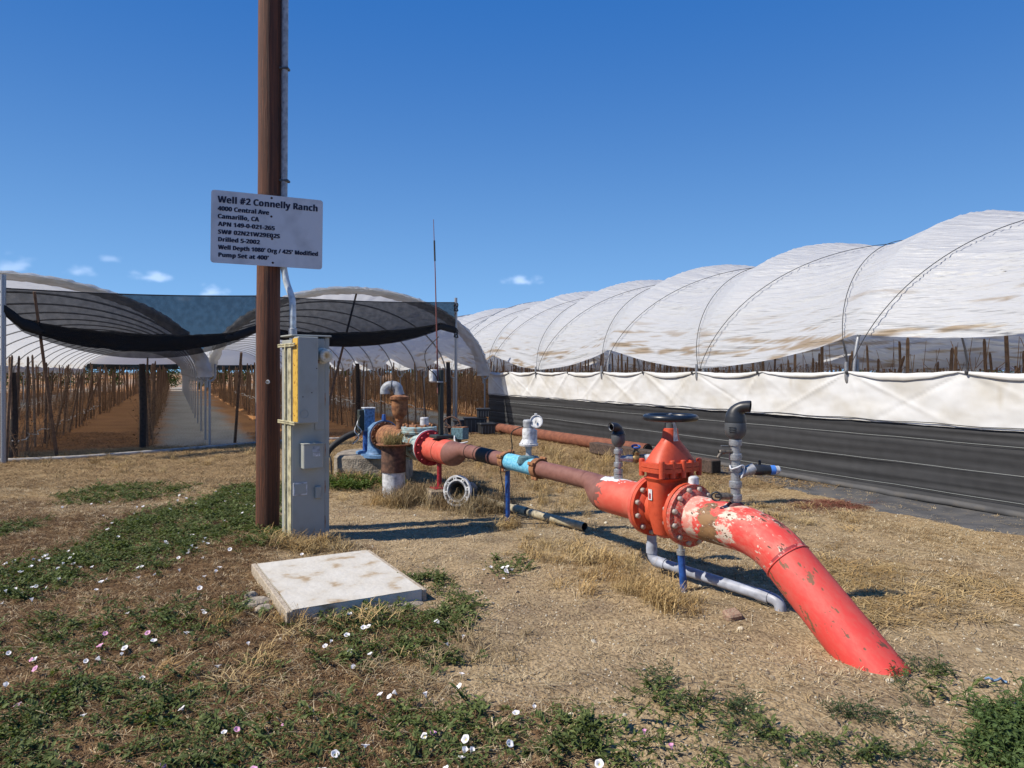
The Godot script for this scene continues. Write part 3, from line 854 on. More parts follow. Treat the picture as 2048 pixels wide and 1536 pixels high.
# ---------------------------------------------------------------- fence along the long tunnel
func make_fence() -> void:
	var o := thing("sheet_fence", "long fence of white plastic sheet above black woven cloth", "fence", fw(-3.0, 9.07), FIELD_TURN)
	var a1 := 23.75
	var step := HOOP_STEP / 2.0
	var ties := []
	for k in 16:
		ties.append(0.35 + step * k + 0.12 * sin(k * 7.3))
	var rays := []
	for k in ties.size():
		for q in 5:
			rays.append([ties[k], rng.randf_range(-2.4, 2.4), rng.randf_range(0.002, 0.014) * (1.0 if q < 3 else -0.7), rng.randf_range(0.02, 0.09)])
	var na := 420
	var nv := 30
	var p := PackedVector3Array()
	var tint := PackedColorArray()
	for k in na:
		var a := a1 * k / (na - 1.0)
		var f := fposmod((a - 0.35) / step, 1.0)
		var top := 1.715 - 0.028 * sin(PI * f) + 0.012 * patch.get_noise_1d(a * 5.0)
		for j in nv:
			var v := j / (nv - 1.0)
			var y := lerpf(top, 1.0 + 0.012 * patch.get_noise_1d(a * 3.0), v)
			var out := 0.02 * patch.get_noise_2d(a * 1.4, y * 3.0) + 0.012 * sin(PI * f)
			for r in rays:
				if absf(a - r[0]) < 1.6:
					var down := 1.72 - y
					var off: float = (a - r[0] - r[1] * down) / (r[3] + 0.05 * down)
					out += r[2] * exp(-off * off) * smoothstep(0.0, 0.15, down) * (1.25 - down)
			p.append(Vector3(-out - 0.03, y, -a))
			var s := patch.get_noise_2d(a * 6.0, y * 1.2)
			tint.append(Color(1, 1, 1).lerp(Color(0.72, 0.64, 0.5), clampf((s - 0.48) * 3.0, 0, 0.5)))
	part("white_sheet", Shape.new().grid(p, na, nv, false, PackedVector2Array(), tint), M.sheet, o)
	# the folded hem hangs in a swag between the ties
	p = PackedVector3Array()
	for k in na:
		var a := a1 * k / (na - 1.0)
		var f := fposmod((a - 0.35) / step, 1.0)
		var i := int((a - 0.35) / step)
		var s := pow(sin(PI * f), 0.8)
		var drop := 0.012 + (0.05 + 0.045 * fposmod(i * 0.37, 1.0)) * s
		var top := 1.72 - 0.028 * sin(PI * f) + 0.012 * patch.get_noise_1d(a * 5.0)
		for j in 9:
			var v := j / 8.0
			p.append(Vector3(-0.035 - 0.012 - 0.035 * s * sin(PI * minf(v * 0.75, 1.0)) + (0.05 if j == 0 else 0.0), top - drop * v + (0.012 * s if j == 1 else 0.0), -a))
	part("folded_hem", Shape.new().grid(p, na, 9), M.sheet, o)
	# black cloth below, with its woven white lines
	p = PackedVector3Array()
	tint = PackedColorArray()
	for k in 260:
		var a := a1 * k / 259.0
		for j in 34:
			var y := lerpf(1.02, 0.0, j / 33.0)
			var out := 0.03 * patch.get_noise_2d(a * 0.25, y * 18.0) + 0.008 * patch.get_noise_2d(a * 1.5, y * 4.0) + 0.05 * smoothstep(0.16, 0.0, y)
			p.append(Vector3(-out - 0.012, y, -a))
			var dust := clampf(0.2 + 1.2 * patch.get_noise_2d(a * 0.2 + 30, y * 26.0), 0, 1)
			tint.append(Color(0.8, 0.8, 0.8).lerp(Color(1.55, 1.5, 1.42), dust * 0.5))
	part("black_cloth", Shape.new().grid(p, 260, 34, false, PackedVector2Array(), tint), M.black_cloth, o)
	for y in [0.81, 0.47, 0.15]:
		var path := []
		for k in 90:
			var a := a1 * k / 89.0
			path.append(Vector3(-0.036 - (0.012 if y < 0.2 else 0.0) - 0.03 * patch.get_noise_2d(a * 0.25, y * 18.0), y + 0.006 * patch.get_noise_1d(a * 2.0), -a))
		part("woven_line", Shape.new().tube(path, 0.0026, 4, false), M.cloth_line, o)
	# cloth rolled along the foot
	var roll := []
	for k in 120:
		var a := a1 * k / 119.0
		roll.append(Vector3(-0.10 - 0.03 * patch.get_noise_1d(a * 2.0), 0.03 + 0.012 * patch.get_noise_1d(a * 4.0 + 9), -a))
	part("foot_roll", Shape.new().tube(roll, 0.045, 8), M.ground_cloth, o)
	var wire := []
	for k in 80:
		var a := a1 * k / 79.0
		wire.append(Vector3(-0.055, 1.03 + 0.01 * sin(a * 5.0), -a))
	part("seam_cord", Shape.new().tube(wire, 0.006, 5, false), M.rope, o)
	var knot: Mesh = Shape.new().loft([[-0.03, 0.008, 0.012, 2], [-0.01, 0.018, 0.022, 2], [0.012, 0.02, 0.024, 2], [0.03, 0.006, 0.008, 2]], 8).mesh()
	for k in ties:
		if k < a1:
			part("tie", knot, M.rope, o, Vector3(-0.06, 1.70, -k))
	# the cloth turned round the corner post
	p = PackedVector3Array()
	for k in 14:
		for j in 12:
			var v := j / 11.0
			p.append(Vector3(0.02 * sin(k * 1.3) * v + 0.55 * k / 13.0, lerpf(1.25 - 0.5 * k / 13.0, 0.0, v), -a1 - 0.02 * sin(k * 2.1 + v * 2)))
	part("corner_flap", Shape.new().grid(p, 14, 12), M.black_cloth, o)

# ---------------------------------------------------------------- shade net and its posts
func make_shade_net() -> void:
	var ends := [Vector3(-9.6, 0, -13.4), Vector3(-6.08, 0, -16.96), Vector3(-1.69, 0, -21.4)]
	var tops := [3.28, 3.52, 3.80]
	var sags := [[2.62, 2.14, 2.66], [2.62, 2.42, 3.22]]   # height of the lower edge at either end and between
	var names := ["black shade net hung in a long sag before the open tunnel", "black shade net from the wooden pole to the galvanized corner post"]
	for i in 2:
		var p0: Vector3 = ends[i]
		var p1: Vector3 = ends[i + 1]
		var dir := (p1 - p0).normalized()
		var out := dir.cross(Vector3.UP)
		var length := (p1 - p0).length()
		var o := thing("shade_net", names[i], "shade net", p0, 0.0, "shade nets before the tunnels")
		var p := PackedVector3Array()
		var roll := PackedVector3Array()
		var nu := 90
		for k in nu:
			var f := k / (nu - 1.0)
			var low: float = lerpf(sags[i][0], sags[i][2], f) - (lerpf(sags[i][0], sags[i][2], 0.5) - sags[i][1]) * (1.0 - pow(absf(2 * f - 1), 2.2))
			if i == 0 and f < 0.06:
				low += (0.06 - f) * 3.0
			if i == 1 and f > 0.9:
				low -= (f - 0.9) * 3.5
			var top: float = lerpf(tops[i], tops[i + 1], f) - 0.05 * sin(PI * f)
			for j in 30:
				var v := j / 29.0
				var y := lerpf(top, low, v)
				var w := 0.10 * patch.get_noise_3d(f * 9.0, v * 2.0, i * 30.0) * sin(PI * v) + 0.025 * patch.get_noise_3d(f * 40.0, v * 14.0, i * 9.0)
				w += 0.18 * sin(PI * v * 0.8) * sin(PI * f)
				p.append(dir * (f * length) + Vector3(0, y - (0.14 * sin(PI * f) * v if i == 0 else 0.0), 0) + out * w)
			for j in 9:
				var an := TAU * j / 8.0
				var r := 0.5 + 0.5 * sin(PI * clampf(f * 1.1, 0, 1))
				var yy := low + 0.20 * r + 0.19 * r * cos(an) + 0.03 * patch.get_noise_2d(f * 20.0, an)
				roll.append(dir * (f * length) + Vector3(0, yy, 0) + out * (0.02 + 0.075 * r * sin(an)))
		part("netting", Shape.new().grid(p, nu, 30), M.net, o)
		part("rolled_hem", Shape.new().grid(roll, nu, 9, true), M.net_roll, o)
		var wire := []
		for k in 31:
			var f := k / 30.0
			wire.append(dir * (f * length) + Vector3(0, lerpf(tops[i], tops[i + 1], f) - 0.05 * sin(PI * f) + 0.01, 0))
		part("top_wire", Shape.new().tube(wire, 0.014, 6), M.rope, o)
	for e in [[0, 3.55, "galvanized net post at the open left end of the shade net"], [1, 3.55, "galvanized net post standing behind the wooden pole"], [2, 3.95, "galvanized net post beside the corner of the white fence"]]:
		var q: Vector3 = ends[e[0]]
		var o := thing("net_post", e[2], "post", q, 0.0, "posts of the shade net")
		part("tube", Shape.new().tube([Vector3(0, -0.3, 0), Vector3(0.0, e[1], 0)], 0.045, 12), M.galvanized, o)
		if e[0] == 2:
			for h in [3.55, 2.75]:
				var wrap := []
				for k in 40:
					var an := k * 0.55
					wrap.append(Vector3(cos(an) * (0.06 + 0.015 * sin(k)), h + 0.006 * k + 0.03 * sin(k * 2.0), sin(an) * 0.06))
				part("binding", Shape.new().tube(wrap, 0.016, 6), M.rope, o)
	# poles that lean from the first hoops to the ground
	var leans := [[Vector3(-8.75, 3.05, -13.6), Vector3(-8.75, 0, -14.5)], [Vector3(-6.1, 2.15, -16.0), Vector3(-6.72, 0, -17.2)], [Vector3(-4.45, 3.95, -20.3), Vector3(-5.2, 0, -19.2)]]
	var words := ["dark slanting prop pole beside the galvanized net post", "slanting prop pole near the mid-field tunnel legs", "slanting prop pole under the arch right of the wooden pole"]
	leans[0] = [Vector3(-9.15, 3.25, -13.6), Vector3(-9.35, 0, -14.6)]
	for k in 3:
		single("prop_pole", Shape.new().tube([leans[k][0], leans[k][1] - Vector3(0, 0.1, 0)], [0.028, 0.036], 8), M.old_wood, words[k], "pole", Vector3.ZERO, 0.0, "slanting prop poles")
	# dark end posts of the rows
	var posts := [[-9.98, 14.2, 1.72, "thick dark end post of the row beside the net post"], [-8.38, 16.1, 1.9, "thick dark end post where the bare alley meets the grey lane"], [-4.78, 22.0, 2.05, "thick dark end post behind the pump under the arch"], [-1.9, 21.2, 2.1, "thick dark end post beside the corner net post"]]
	for e in posts:
		single("row_end_post", Shape.new().tube([Vector3(0, -0.3, 0), Vector3(0.02, e[2] * 0.5, 0), Vector3(-0.01, e[2], 0)], [0.075, 0.07, 0.062], 10), M.dark_post, e[3], "post", Vector3(e[0], gh(e[0], e[1]), -e[1]), 0.0, "dark row end posts")

# ---------------------------------------------------------------- rows of stakes and dead canes
func make_rows() -> void:
	var stake := []
	for k in 3:
		var sh := Shape.new()
		var h := 2.05
		var lean := 0.03 * (k - 1)
		sh.tube([Vector3(0, -0.15, 0), Vector3(lean * 0.4, h * 0.5, 0.01), Vector3(lean, h - 0.05, 0), Vector3(lean, h, 0)], [0.028, 0.027, 0.024, 0.012], 6)
		stake.append(sh.mesh())
	var cane := []
	for k in 3:
		cane.append(cane_mesh(k))
	var rows := [[-0.65, 18.6, 0], [-2.9, 16.3, 0], [-5.1, 17.5, 0], [-8.8, 18.0, 0], [2.9, 20.0, 1], [5.2, 21.3, 1], [7.3, 21.6, 1], [10.9, -1.0, 2], [13.1, -1.0, 2], [15.3, -1.0, 2], [19.2, 0.0, 3], [21.6, 0.0, 3], [24.0, 2.0, 3], [28.0, 5.0, 3], [31.0, 5.0, 3], [35.0, 8.0, 3]]
	var words := ["weathered wooden stake in the dead cane rows left of the wooden pole", "weathered wooden stake in the dead cane rows behind the pump", "weathered wooden stake in the dead cane rows over the white fence", ""]
	var far := []
	var far_tint := []
	var sets := [[], [], []]
	var tints := [[], [], []]
	var count := 0
	for r in rows:
		var a: float = r[1]
		while a < 76.0:
			var b: float = r[0] + rng.randf_range(-0.12, 0.12)
			var q := fw(a, b)
			q.y = gh(q.x, -q.z)
			var near: bool = a < r[1] + (26.0 if r[2] == 2 else 15.0) and count < 290 and r[2] < 3 and q.x / -q.z < 0.8
			var t := Transform3D(Basis.from_euler(Vector3(rng.randf_range(-0.06, 0.06), rng.randf() * TAU, rng.randf_range(-0.07, 0.07))).scaled(Vector3.ONE * rng.randf_range(0.82, 1.08) * (1.14 if r[2] >= 2 else 1.0)), q)
			if rng.randf() < 0.08:
				t.basis = Basis.from_euler(Vector3(rng.randf_range(-0.3, 0.3), 0, rng.randf_range(-0.3, 0.3))) * t.basis
			if near:
				var o := single("wooden_stake", stake[count % 3], [M.old_wood, M.stake_light, M.old_wood][count % 3], words[r[2]], "stake", q, 0.0, "stakes of the cane rows")
				o.transform = t
				count += 1
			else:
				far.append(t)
				far_tint.append(Color(0.18, 0.11, 0.07) * rng.randf_range(0.7, 1.3))
			a += rng.randf_range(0.7, 1.25) * (0.8 if r[2] == 2 else 1.0)
		a = r[1] + 0.3
		while a < 76.0:
			var q := fw(a, r[0] + rng.randf_range(-0.22, 0.22))
			q.y = gh(q.x, -q.z)
			var k := rng.randi() % 3
			var sc := rng.randf_range(0.6, 1.05) * (1.25 if r[2] >= 2 else 1.0)
			sets[k].append(Transform3D(Basis(Vector3.UP, rng.randf() * TAU).scaled(Vector3(sc, sc * rng.randf_range(0.75, 1.1), sc)), q))
			tints[k].append(Color(1, 1, 1) * rng.randf_range(0.65, 1.2))
			if r[2] >= 2 and a < 45:   # tall growth that shows over the fence
				var q2 := fw(a + rng.randf_range(-0.3, 0.3), r[0] + rng.randf_range(-0.4, 0.4))
				sets[2 - k].append(Transform3D(Basis(Vector3.UP, rng.randf() * TAU).scaled(Vector3(1.3, rng.randf_range(1.25, 1.6), 1.3)), q2))
				tints[2 - k].append(Color(1, 1, 1) * rng.randf_range(0.6, 1.1))
			a += rng.randf_range(0.45, 1.1) * (1.0 if a < r[1] + 30 else 1.8) * (0.6 if r[2] >= 2 else 1.0)
	stuff("far_stakes", stake[1], M.plant, far, far_tint, "mass of wooden stakes far down the cane rows", "stakes")
	for k in 3:
		stuff("dead_canes", cane[k], M.plant, sets[k], tints[k], "dead brown berry canes tangled along the stake rows", "canes")
	# pale drip lines and twine strung along the rows
	for e in [[0.98, 2.85, 20.1, 40.0, 0.75], [0.6, 5.2, 22.0, 40.0, 0.8], [0.85, 7.3, 21.8, 40.0, 0.6], [0.5, -2.9, 17.0, 36.0, 0.35], [0.62, -5.1, 18.0, 36.0, 0.5]]:
		var path := []
		for k in 60:
			var a := lerpf(e[2], e[3], k / 59.0)
			path.append(fw(a, e[1] + 0.05 * sin(k * 1.7), e[4] - 0.10 * absf(sin(k * 0.55)) + 0.05 * patch.get_noise_1d(a * 3.0)))
		single("drip_line", Shape.new().tube(path, 0.013, 5), M.twine, "pale drip line sagging along a cane row", "hose", Vector3.ZERO, 0.0, "drip lines of the cane rows")

func cane_mesh(k: int) -> ArrayMesh:
	var sh := Shape.new()
	var r := RandomNumberGenerator.new()
	r.seed = 100 + k
	for i in 6:
		var base := Vector3(r.randf_range(-0.12, 0.12), -0.05, r.randf_range(-0.12, 0.12))
		var h := r.randf_range(0.7, 1.75)
		var lean := Vector3(r.randf_range(-0.35, 0.35), 0, r.randf_range(-0.35, 0.35))
		sh.tint = Color(0.24, 0.14, 0.08).lerp(Color(0.40, 0.26, 0.15), r.randf())
		sh.tube([base, base + lean * 0.3 + Vector3(0, h * 0.5, 0), base + lean + Vector3(0, h, 0)], [0.008, 0.007, 0.004], 3, false)
		for j in 3:
			var f := r.randf_range(0.25, 0.95)
			var q := base + lean * f * 0.8 + Vector3(0, h * f, 0)
			sh.tube([q, q + Vector3(r.randf_range(-0.25, 0.25), r.randf_range(-0.1, 0.2), r.randf_range(-0.25, 0.25))], 0.004, 3, false)
	for i in 22:   # curled dead leaves
		var q := Vector3(r.randf_range(-0.3, 0.3), pow(r.randf(), 1.3) * 1.1, r.randf_range(-0.3, 0.3))
		var u := Vector3(r.randf_range(-1, 1), r.randf_range(-1, 1), r.randf_range(-1, 1)).normalized() * 0.035
		var w := Vector3(r.randf_range(-1, 1), r.randf_range(-1, 1), r.randf_range(-1, 1)).normalized() * 0.022
		sh.tint = Color(0.20, 0.11, 0.055).lerp(Color(0.36, 0.22, 0.11), r.randf())
		sh.poly([q - u, q + w, q + u, q - w], u.cross(w))
	return sh.mesh()

# ---------------------------------------------------------------- trees at the far end of the field
func make_trees() -> void:
	var crowns := []
	for k in 3:
		var sh := Shape.new()
		var r := RandomNumberGenerator.new()
		r.seed = 300 + k
		var lumps := []
		for i in 13:
			lumps.append([Vector3(r.randf_range(-1.3, 1.3), r.randf_range(0.5, 2.3), r.randf_range(-1.1, 1.1)), r.randf_range(0.5, 0.85)])
		for i in 1500:
			var l: Array = lumps[i % lumps.size()]
			var dir := Vector3(r.randfn(), r.randfn(), r.randfn()).normalized()
			var q: Vector3 = l[0] + dir * l[1] * pow(r.randf(), 0.4)
			var u := Vector3(r.randfn(), r.randfn(), r.randfn()).normalized() * r.randf_range(0.05, 0.10)
			var w := dir.cross(u).normalized() * r.randf_range(0.03, 0.06)
			sh.tint = Color(0.035, 0.065, 0.016).lerp(Color(0.075, 0.125, 0.03), r.randf())
			sh.poly([q - u, q + w, q + u, q - w], dir)
		crowns.append(sh.mesh())
	var trunk := Shape.new().tube([Vector3(0, -0.2, 0), Vector3(0.03, 0.7, 0), Vector3(0.0, 1.6, 0.05)], [0.13, 0.10, 0.06], 8)
	for e in [[Vector3(0, 0.6, 0), Vector3(-0.9, 1.6, 0.2)], [Vector3(0, 0.7, 0), Vector3(0.9, 1.7, -0.2)], [Vector3(0, 0.9, 0), Vector3(0.1, 1.9, 0.8)]]:
		trunk.tube([e[0], (e[0] + e[1]) / 2 + Vector3(0, 0.1, 0), e[1]], [0.06, 0.05, 0.025], 6)
	var trunk_mesh := trunk.mesh()
	for k in 34:
		var b := -34.0 + k * 2.6 + rng.randf_range(-0.5, 0.5)
		var q := fw(81.5 + rng.randf_range(-1.5, 1.5), b)
		var o := thing("orchard_tree", "low dense green tree at the far end of the tunnel field", "tree", q, rng.randf() * TAU, "trees at the far end of the field")
		o.scale = Vector3(1.25, rng.randf_range(1.05, 1.5), 1.2)
		part("trunk", trunk_mesh, M.old_wood, o)
		part("crown", crowns[k % 3], M.leaf, o)
	for k in 22:
		var q := fw(2.0 + k * 3.4 + rng.randf_range(-0.6, 0.6), 44.0 + rng.randf_range(-1.5, 1.5))
		var o := thing("orchard_tree", "low dense green tree beyond the last tunnel right of the fence", "tree", q, rng.randf() * TAU, "trees beyond the last tunnel")
		o.scale = Vector3(1.4, rng.randf_range(0.9, 1.2), 1.3)
		part("trunk", trunk_mesh, M.old_wood, o)
		part("crown", crowns[k % 3], M.leaf, o)

# ---------------------------------------------------------------- pole, sign and meter cabinet
func make_pole_and_cabinet() -> void:
	var pole := thing("utility_pole", "tall creosoted wooden pole carrying the well sign", "pole", Vector3(-2.60, 0, -7.62))
	var path := []
	for k in 24:
		var y := -0.4 + 7.6 * k / 23.0
		path.append(Vector3(0.006 * (y - 1.0) - 0.02 + 0.004 * sin(y * 2.0), y, 0))
	part("shaft", Shape.new().tube(path, 0.122, 28, true, 4.0), M.pole, pole)
	var nail := Shape.new().lathe([[0.0, 0.012], [0.02, 0.012], [0.023, 0.0]], Transform3D(Basis(Vector3.RIGHT, PI / 2), Vector3.ZERO), 10)
	part("inspection_disc", nail, M.white, pole, Vector3(0.02, 1.60, 0.118))
	var c := thing("conduit", "grey conduit strapped to the pole, bending down into the cabinet", "conduit", Vector3(-2.60, 0, -7.62))
	path = [Vector3(0.175, 7.0, 0.01), Vector3(0.16, 3.3, 0.02), Vector3(0.155, 2.85, 0.03), Vector3(0.20, 2.66, 0.06), Vector3(0.27, 2.48, 0.10), Vector3(0.285, 2.32, 0.12), Vector3(0.285, 2.05, 0.12)]
	part("riser", Shape.new().tube(smooth(path.slice(0, 3), 8), 0.034, 14), M.grey_pvc, c)
	part("bend", Shape.new().tube(smooth(path.slice(2), 8), 0.0345, 14), M.conduit, c)
	part("collar", Shape.new().lathe([[0.034, 0.0], [0.043, 0.0], [0.043, 0.09], [0.034, 0.1]], Transform3D.IDENTITY, 16), M.grey_pvc, c, Vector3(0.285, 2.07, 0.12))
	for y in [4.95, 3.75]:
		part("strap", Shape.new().box(Vector3(0.10, 0.025, 0.08), Vector3(0.165, y, 0.015), 0.006), M.dark_grey, c)

	# the sign
	var s := thing("well_sign", "white metal sign with dark lettering about the well", "sign", Vector3(-2.56, 3.19, -7.455), 0.38)
	s.rotation.z = -0.012
	var w := 1.11
	var h := 0.745
	var rim := []
	for q in [[1, 1], [-1, 1], [-1, -1], [1, -1]]:
		for k in 5:
			var an: float = (PI / 2) * (k / 4.0) + [0, PI / 2, PI, 3 * PI / 2][[[1, 1], [-1, 1], [-1, -1], [1, -1]].find(q)]
			rim.append(Vector2(q[0] * (w / 2 - 0.03) + 0.03 * cos(an), q[1] * (h / 2 - 0.03) + 0.03 * sin(an)))
	part("plate", Shape.new().slab(rim, 0.006), M.sign, s)
	var font := SystemFont.new()
	font.font_names = PackedStringArray(["Droid Sans"])
	font.font_weight = 700
	var lines := [["Well #2 Connelly Ranch", 0.06, 0.125, 0.99, 0.066], ["4000 Central Ave", 0.062, 0.208, 0.495, 0.045], ["Camarillo, CA", 0.064, 0.288, 0.395, 0.045], ["APN 149-0-021-265", 0.066, 0.366, 0.55, 0.043],
		["SW# 02N21W29E02S", 0.068, 0.446, 0.60, 0.043], ["Drilled 5-2002", 0.07, 0.524, 0.40, 0.043], ["Well Depth 1080' Org / 425' Modified", 0.07, 0.604, 0.99, 0.043], ["Pump Set at 400'", 0.074, 0.682, 0.485, 0.043]]
	for l in lines:
		var tm := TextMesh.new()
		tm.text = l[0]
		tm.font = font
		tm.font_size = 64
		tm.pixel_size = 0.01
		tm.depth = 0.02
		tm.horizontal_alignment = HORIZONTAL_ALIGNMENT_LEFT
		tm.vertical_alignment = VERTICAL_ALIGNMENT_BOTTOM
		var box := tm.get_aabb()
		var cap := TextMesh.new()
		cap.text = "H"
		cap.font = font
		cap.font_size = 64
		cap.pixel_size = 0.01
		cap.vertical_alignment = VERTICAL_ALIGNMENT_BOTTOM
		var cb := cap.get_aabb()
		var o := part("lettering", tm, M.ink, s)
		var sx: float = l[3] / box.size.x
		var sy: float = l[4] / cb.size.y
		o.scale = Vector3(sx, sy, 0.15)
		o.position = Vector3(-w / 2 + l[1] - box.position.x * sx, h / 2 - l[2] - cb.position.y * sy, 0.0042)
		var o2 := part("lettering", tm, M.ink, s)   # a second stroke beside the first makes the print heavy
		o2.scale = o.scale
		o2.position = o.position + Vector3(0.0055, 0.0012, 0.0003)
	var screw := Shape.new().lathe([[0.0, 0.006], [0.008, 0.005], [0.012, 0.0]], Transform3D(Basis(Vector3.RIGHT, PI / 2), Vector3.ZERO), 12)
	for q in [[0.03, 0.345], [0.05, -0.335], [0.03, 0.15], [0.04, -0.085]]:
		part("screw", screw, M.rust_dark, s, Vector3(q[0], q[1], 0.003))

	# the cabinet: front runs 30 degrees away to the right
	var o := thing("meter_cabinet", "tall grey steel electric meter cabinet beside the wooden pole", "cabinet", Vector3(-2.20, 0, -7.09), 0.63)
	# local x along the front, -z to the back
	var W := 0.40
	part("housing", Shape.new().box(Vector3(W - 0.055, 2.03, 0.30), Vector3((W - 0.055) / 2, 1.015, -0.15), 0.006), M.cabinet, o)
	part("side_panel", Shape.new().box(Vector3(0.006, 1.96, 0.10), Vector3(-0.004, 1.0, -0.055), 0.002), M.cabinet_cream, o)
	part("side_channel", Shape.new().box(Vector3(0.02, 1.96, 0.03), Vector3(-0.009, 1.0, -0.16), 0.004), M.cabinet_cream, o)
	part("corner_post", Shape.new().box(Vector3(0.05, 2.06, 0.28), Vector3(W - 0.027, 1.03, -0.155), 0.005), M.cabinet, o)
	for y in [0.16, 0.52, 0.9, 1.42]:
		part("rust_streak", Shape.new().loft([[-0.06, 0.004, 0.002, 2], [0.0, 0.009, 0.003, 2], [0.07, 0.005, 0.002, 2]], 8), M.rust, o, Vector3(W - 0.052, y, -0.012))
	part("cap", Shape.new().box(Vector3(W + 0.02, 0.018, 0.34), Vector3(W / 2, 2.072, -0.15), 0.005), M.cabinet, o)
	var door := part("upper_door", Shape.new().box(Vector3(0.205, 0.86, 0.15), Vector3(0.115, 1.625, 0.077), 0.007), M.cabinet, o)
	part("yellow_side", Shape.new().box(Vector3(0.005, 0.83, 0.14), Vector3(0.0105, 1.625, 0.077), 0.002), M.cabinet_side, door)
	part("knockout", Shape.new().torus(0.04, 0.003, Transform3D(Basis(Vector3.RIGHT, PI / 2), Vector3(0.075, 1.29, 0.153)), 24, 6), M.cabinet, door)
	part("recess_plate", Shape.new().box(Vector3(0.10, 0.93, 0.012), Vector3(0.285, 1.58, 0.004), 0.003), M.cabinet, o)
	for y in [1.985, 1.965, 1.205, 1.185]:
		part("bracket_bar", Shape.new().box(Vector3(0.016, 0.016, 0.50), Vector3(-0.012, y, -0.13), 0.003), M.cabinet_cream, o)
	var meter := part("meter", Shape.new().lathe([[0.0, 0.13], [0.05, 0.128], [0.066, 0.115], [0.07, 0.02], [0.082, 0.018], [0.082, 0.0]], Transform3D(Basis(Vector3.RIGHT, PI / 2), Vector3(0.315, 1.87, 0.008)), 28), M.meter_cover, o)
	part("seal", Shape.new().box(Vector3(0.025, 0.03, 0.012), Vector3(0.25, 1.81, 0.06), 0.003), M.rust, meter)
	var small := part("switch_box", Shape.new().box(Vector3(0.20, 0.245, 0.11), Vector3(0.185, 0.86, 0.05), 0.006), M.cabinet, o)
	part("lid", Shape.new().box(Vector3(0.215, 0.012, 0.125), Vector3(0.187, 0.985, 0.054), 0.003), M.cabinet, small)
	part("plate_label", Shape.new().box(Vector3(0.075, 0.032, 0.002), Vector3(0.215, 0.875, 0.107), 0.0005), M.white, small)
	part("dark_label", Shape.new().box(Vector3(0.075, 0.06, 0.002), Vector3(0.21, 0.93, 0.1065), 0.0005), M.grey_pvc, small)
	var win := part("inspection_window", Shape.new().box(Vector3(0.145, 0.13, 0.010), Vector3(0.085, 0.53, 0.004), 0.004), M.white_pvc, o)
	part("pane", Shape.new().box(Vector3(0.115, 0.10, 0.004), Vector3(0.085, 0.53, 0.010), 0.001), M.cabinet, win)
	part("latch", Shape.new().box(Vector3(0.065, 0.125, 0.035), Vector3(0.265, 0.48, 0.018), 0.008), M.cabinet, o)
	for q in [[0.06, 1.46], [0.15, 1.50], [0.2, 1.74]]:
		part("rivet", Shape.new().lathe([[0.0, 0.003], [0.006, 0.0]], Transform3D(Basis(Vector3.RIGHT, PI / 2), Vector3.ZERO), 8), M.rust_dark, o, Vector3(q[0], q[1], 0.1525))

# ---------------------------------------------------------------- concrete pad
func make_pad() -> void:
	var o := thing("concrete_pad", "low square concrete pad framed by old form boards", "concrete pad", Vector3(-1.42, 0, -5.68), 0.513)
	# local x to the right and away, z towards the viewer and right
	var p := PackedVector3Array()
	var n := 40
	for r in n:
		for k in n:
			var x := lerpf(-0.475, 0.475, k / (n - 1.0))
			var z := lerpf(-0.67, 0.67, r / (n - 1.0))
			p.append(Vector3(x, 0.075 + 0.003 * bumps.get_noise_2d(x * 8.0, z * 8.0), z))
	var top := Shape.new().grid(p, n, n)
	for e in [[-1, 0], [1, 0], [0, -1], [0, 1]]:
		if e[0] != 0:
			top.poly([Vector3(e[0] * 0.475, -0.1, -0.67), Vector3(e[0] * 0.475, 0.073, -0.67), Vector3(e[0] * 0.475, 0.073, 0.67), Vector3(e[0] * 0.475, -0.1, 0.67)], Vector3(e[0], 0, 0))
		else:
			top.poly([Vector3(-0.475, -0.1, e[1] * 0.67), Vector3(-0.475, 0.073, e[1] * 0.67), Vector3(0.475, 0.073, e[1] * 0.67), Vector3(0.475, -0.1, e[1] * 0.67)], Vector3(0, 0, e[1]))
	part("slab", top, M.concrete, o)
	part("form_board", Shape.new().box(Vector3(0.038, 0.20, 1.40), Vector3(-0.500, -0.026, 0.0), 0.004), M.form_board, o)
	part("form_board", Shape.new().box(Vector3(0.034, 0.20, 1.36), Vector3(0.497, -0.031, -0.01), 0.004), M.form_board, o)
	part("form_board", Shape.new().box(Vector3(0.95, 0.20, 0.034), Vector3(0.0, -0.031, -0.692), 0.004), M.form_board, o)
	part("spilled_concrete", Shape.new().loft([[-0.08, 0.50, 0.16, 3], [-0.01, 0.47, 0.09, 3], [0.0, 0.42, 0.04, 3]], 32), M.old_concrete, o, Vector3(0.0, 0.0, 0.70))
	for e in [[-0.62, 0.15, 0.13], [-0.60, 0.34, 0.08], [-0.63, -0.02, 0.06]]:
		part("broken_lump", Shape.new().loft([[-0.05, e[2], e[2] * 0.8, 2.6], [0.015, e[2] * 0.8, e[2] * 0.6, 2.4], [0.035, e[2] * 0.45, e[2] * 0.3, 2]], 14), M.old_concrete, o, Vector3(e[0], 0.0, e[1]))

# ---------------------------------------------------------------- pump head
func ring_of(called: String, m: Mesh, mt: Material, parent: Node3D, count: int, radius: float, x: float, turn := 0.0, flip := false) -> void:
	for k in count:
		var an := TAU * (k + turn) / count
		var o := part(called, m, mt, parent, Vector3(x, radius * sin(an), radius * cos(an)))
		o.rotation.z = PI / 2 if flip else -PI / 2

func bolt_mesh(r: float, l: float) -> ArrayMesh:
	var sh := Shape.new().loft([[0.0, r, r, 2], [l * 0.75, r, r, 2], [l, r * 0.7, r * 0.7, 2]], 6)
	return sh.mesh()

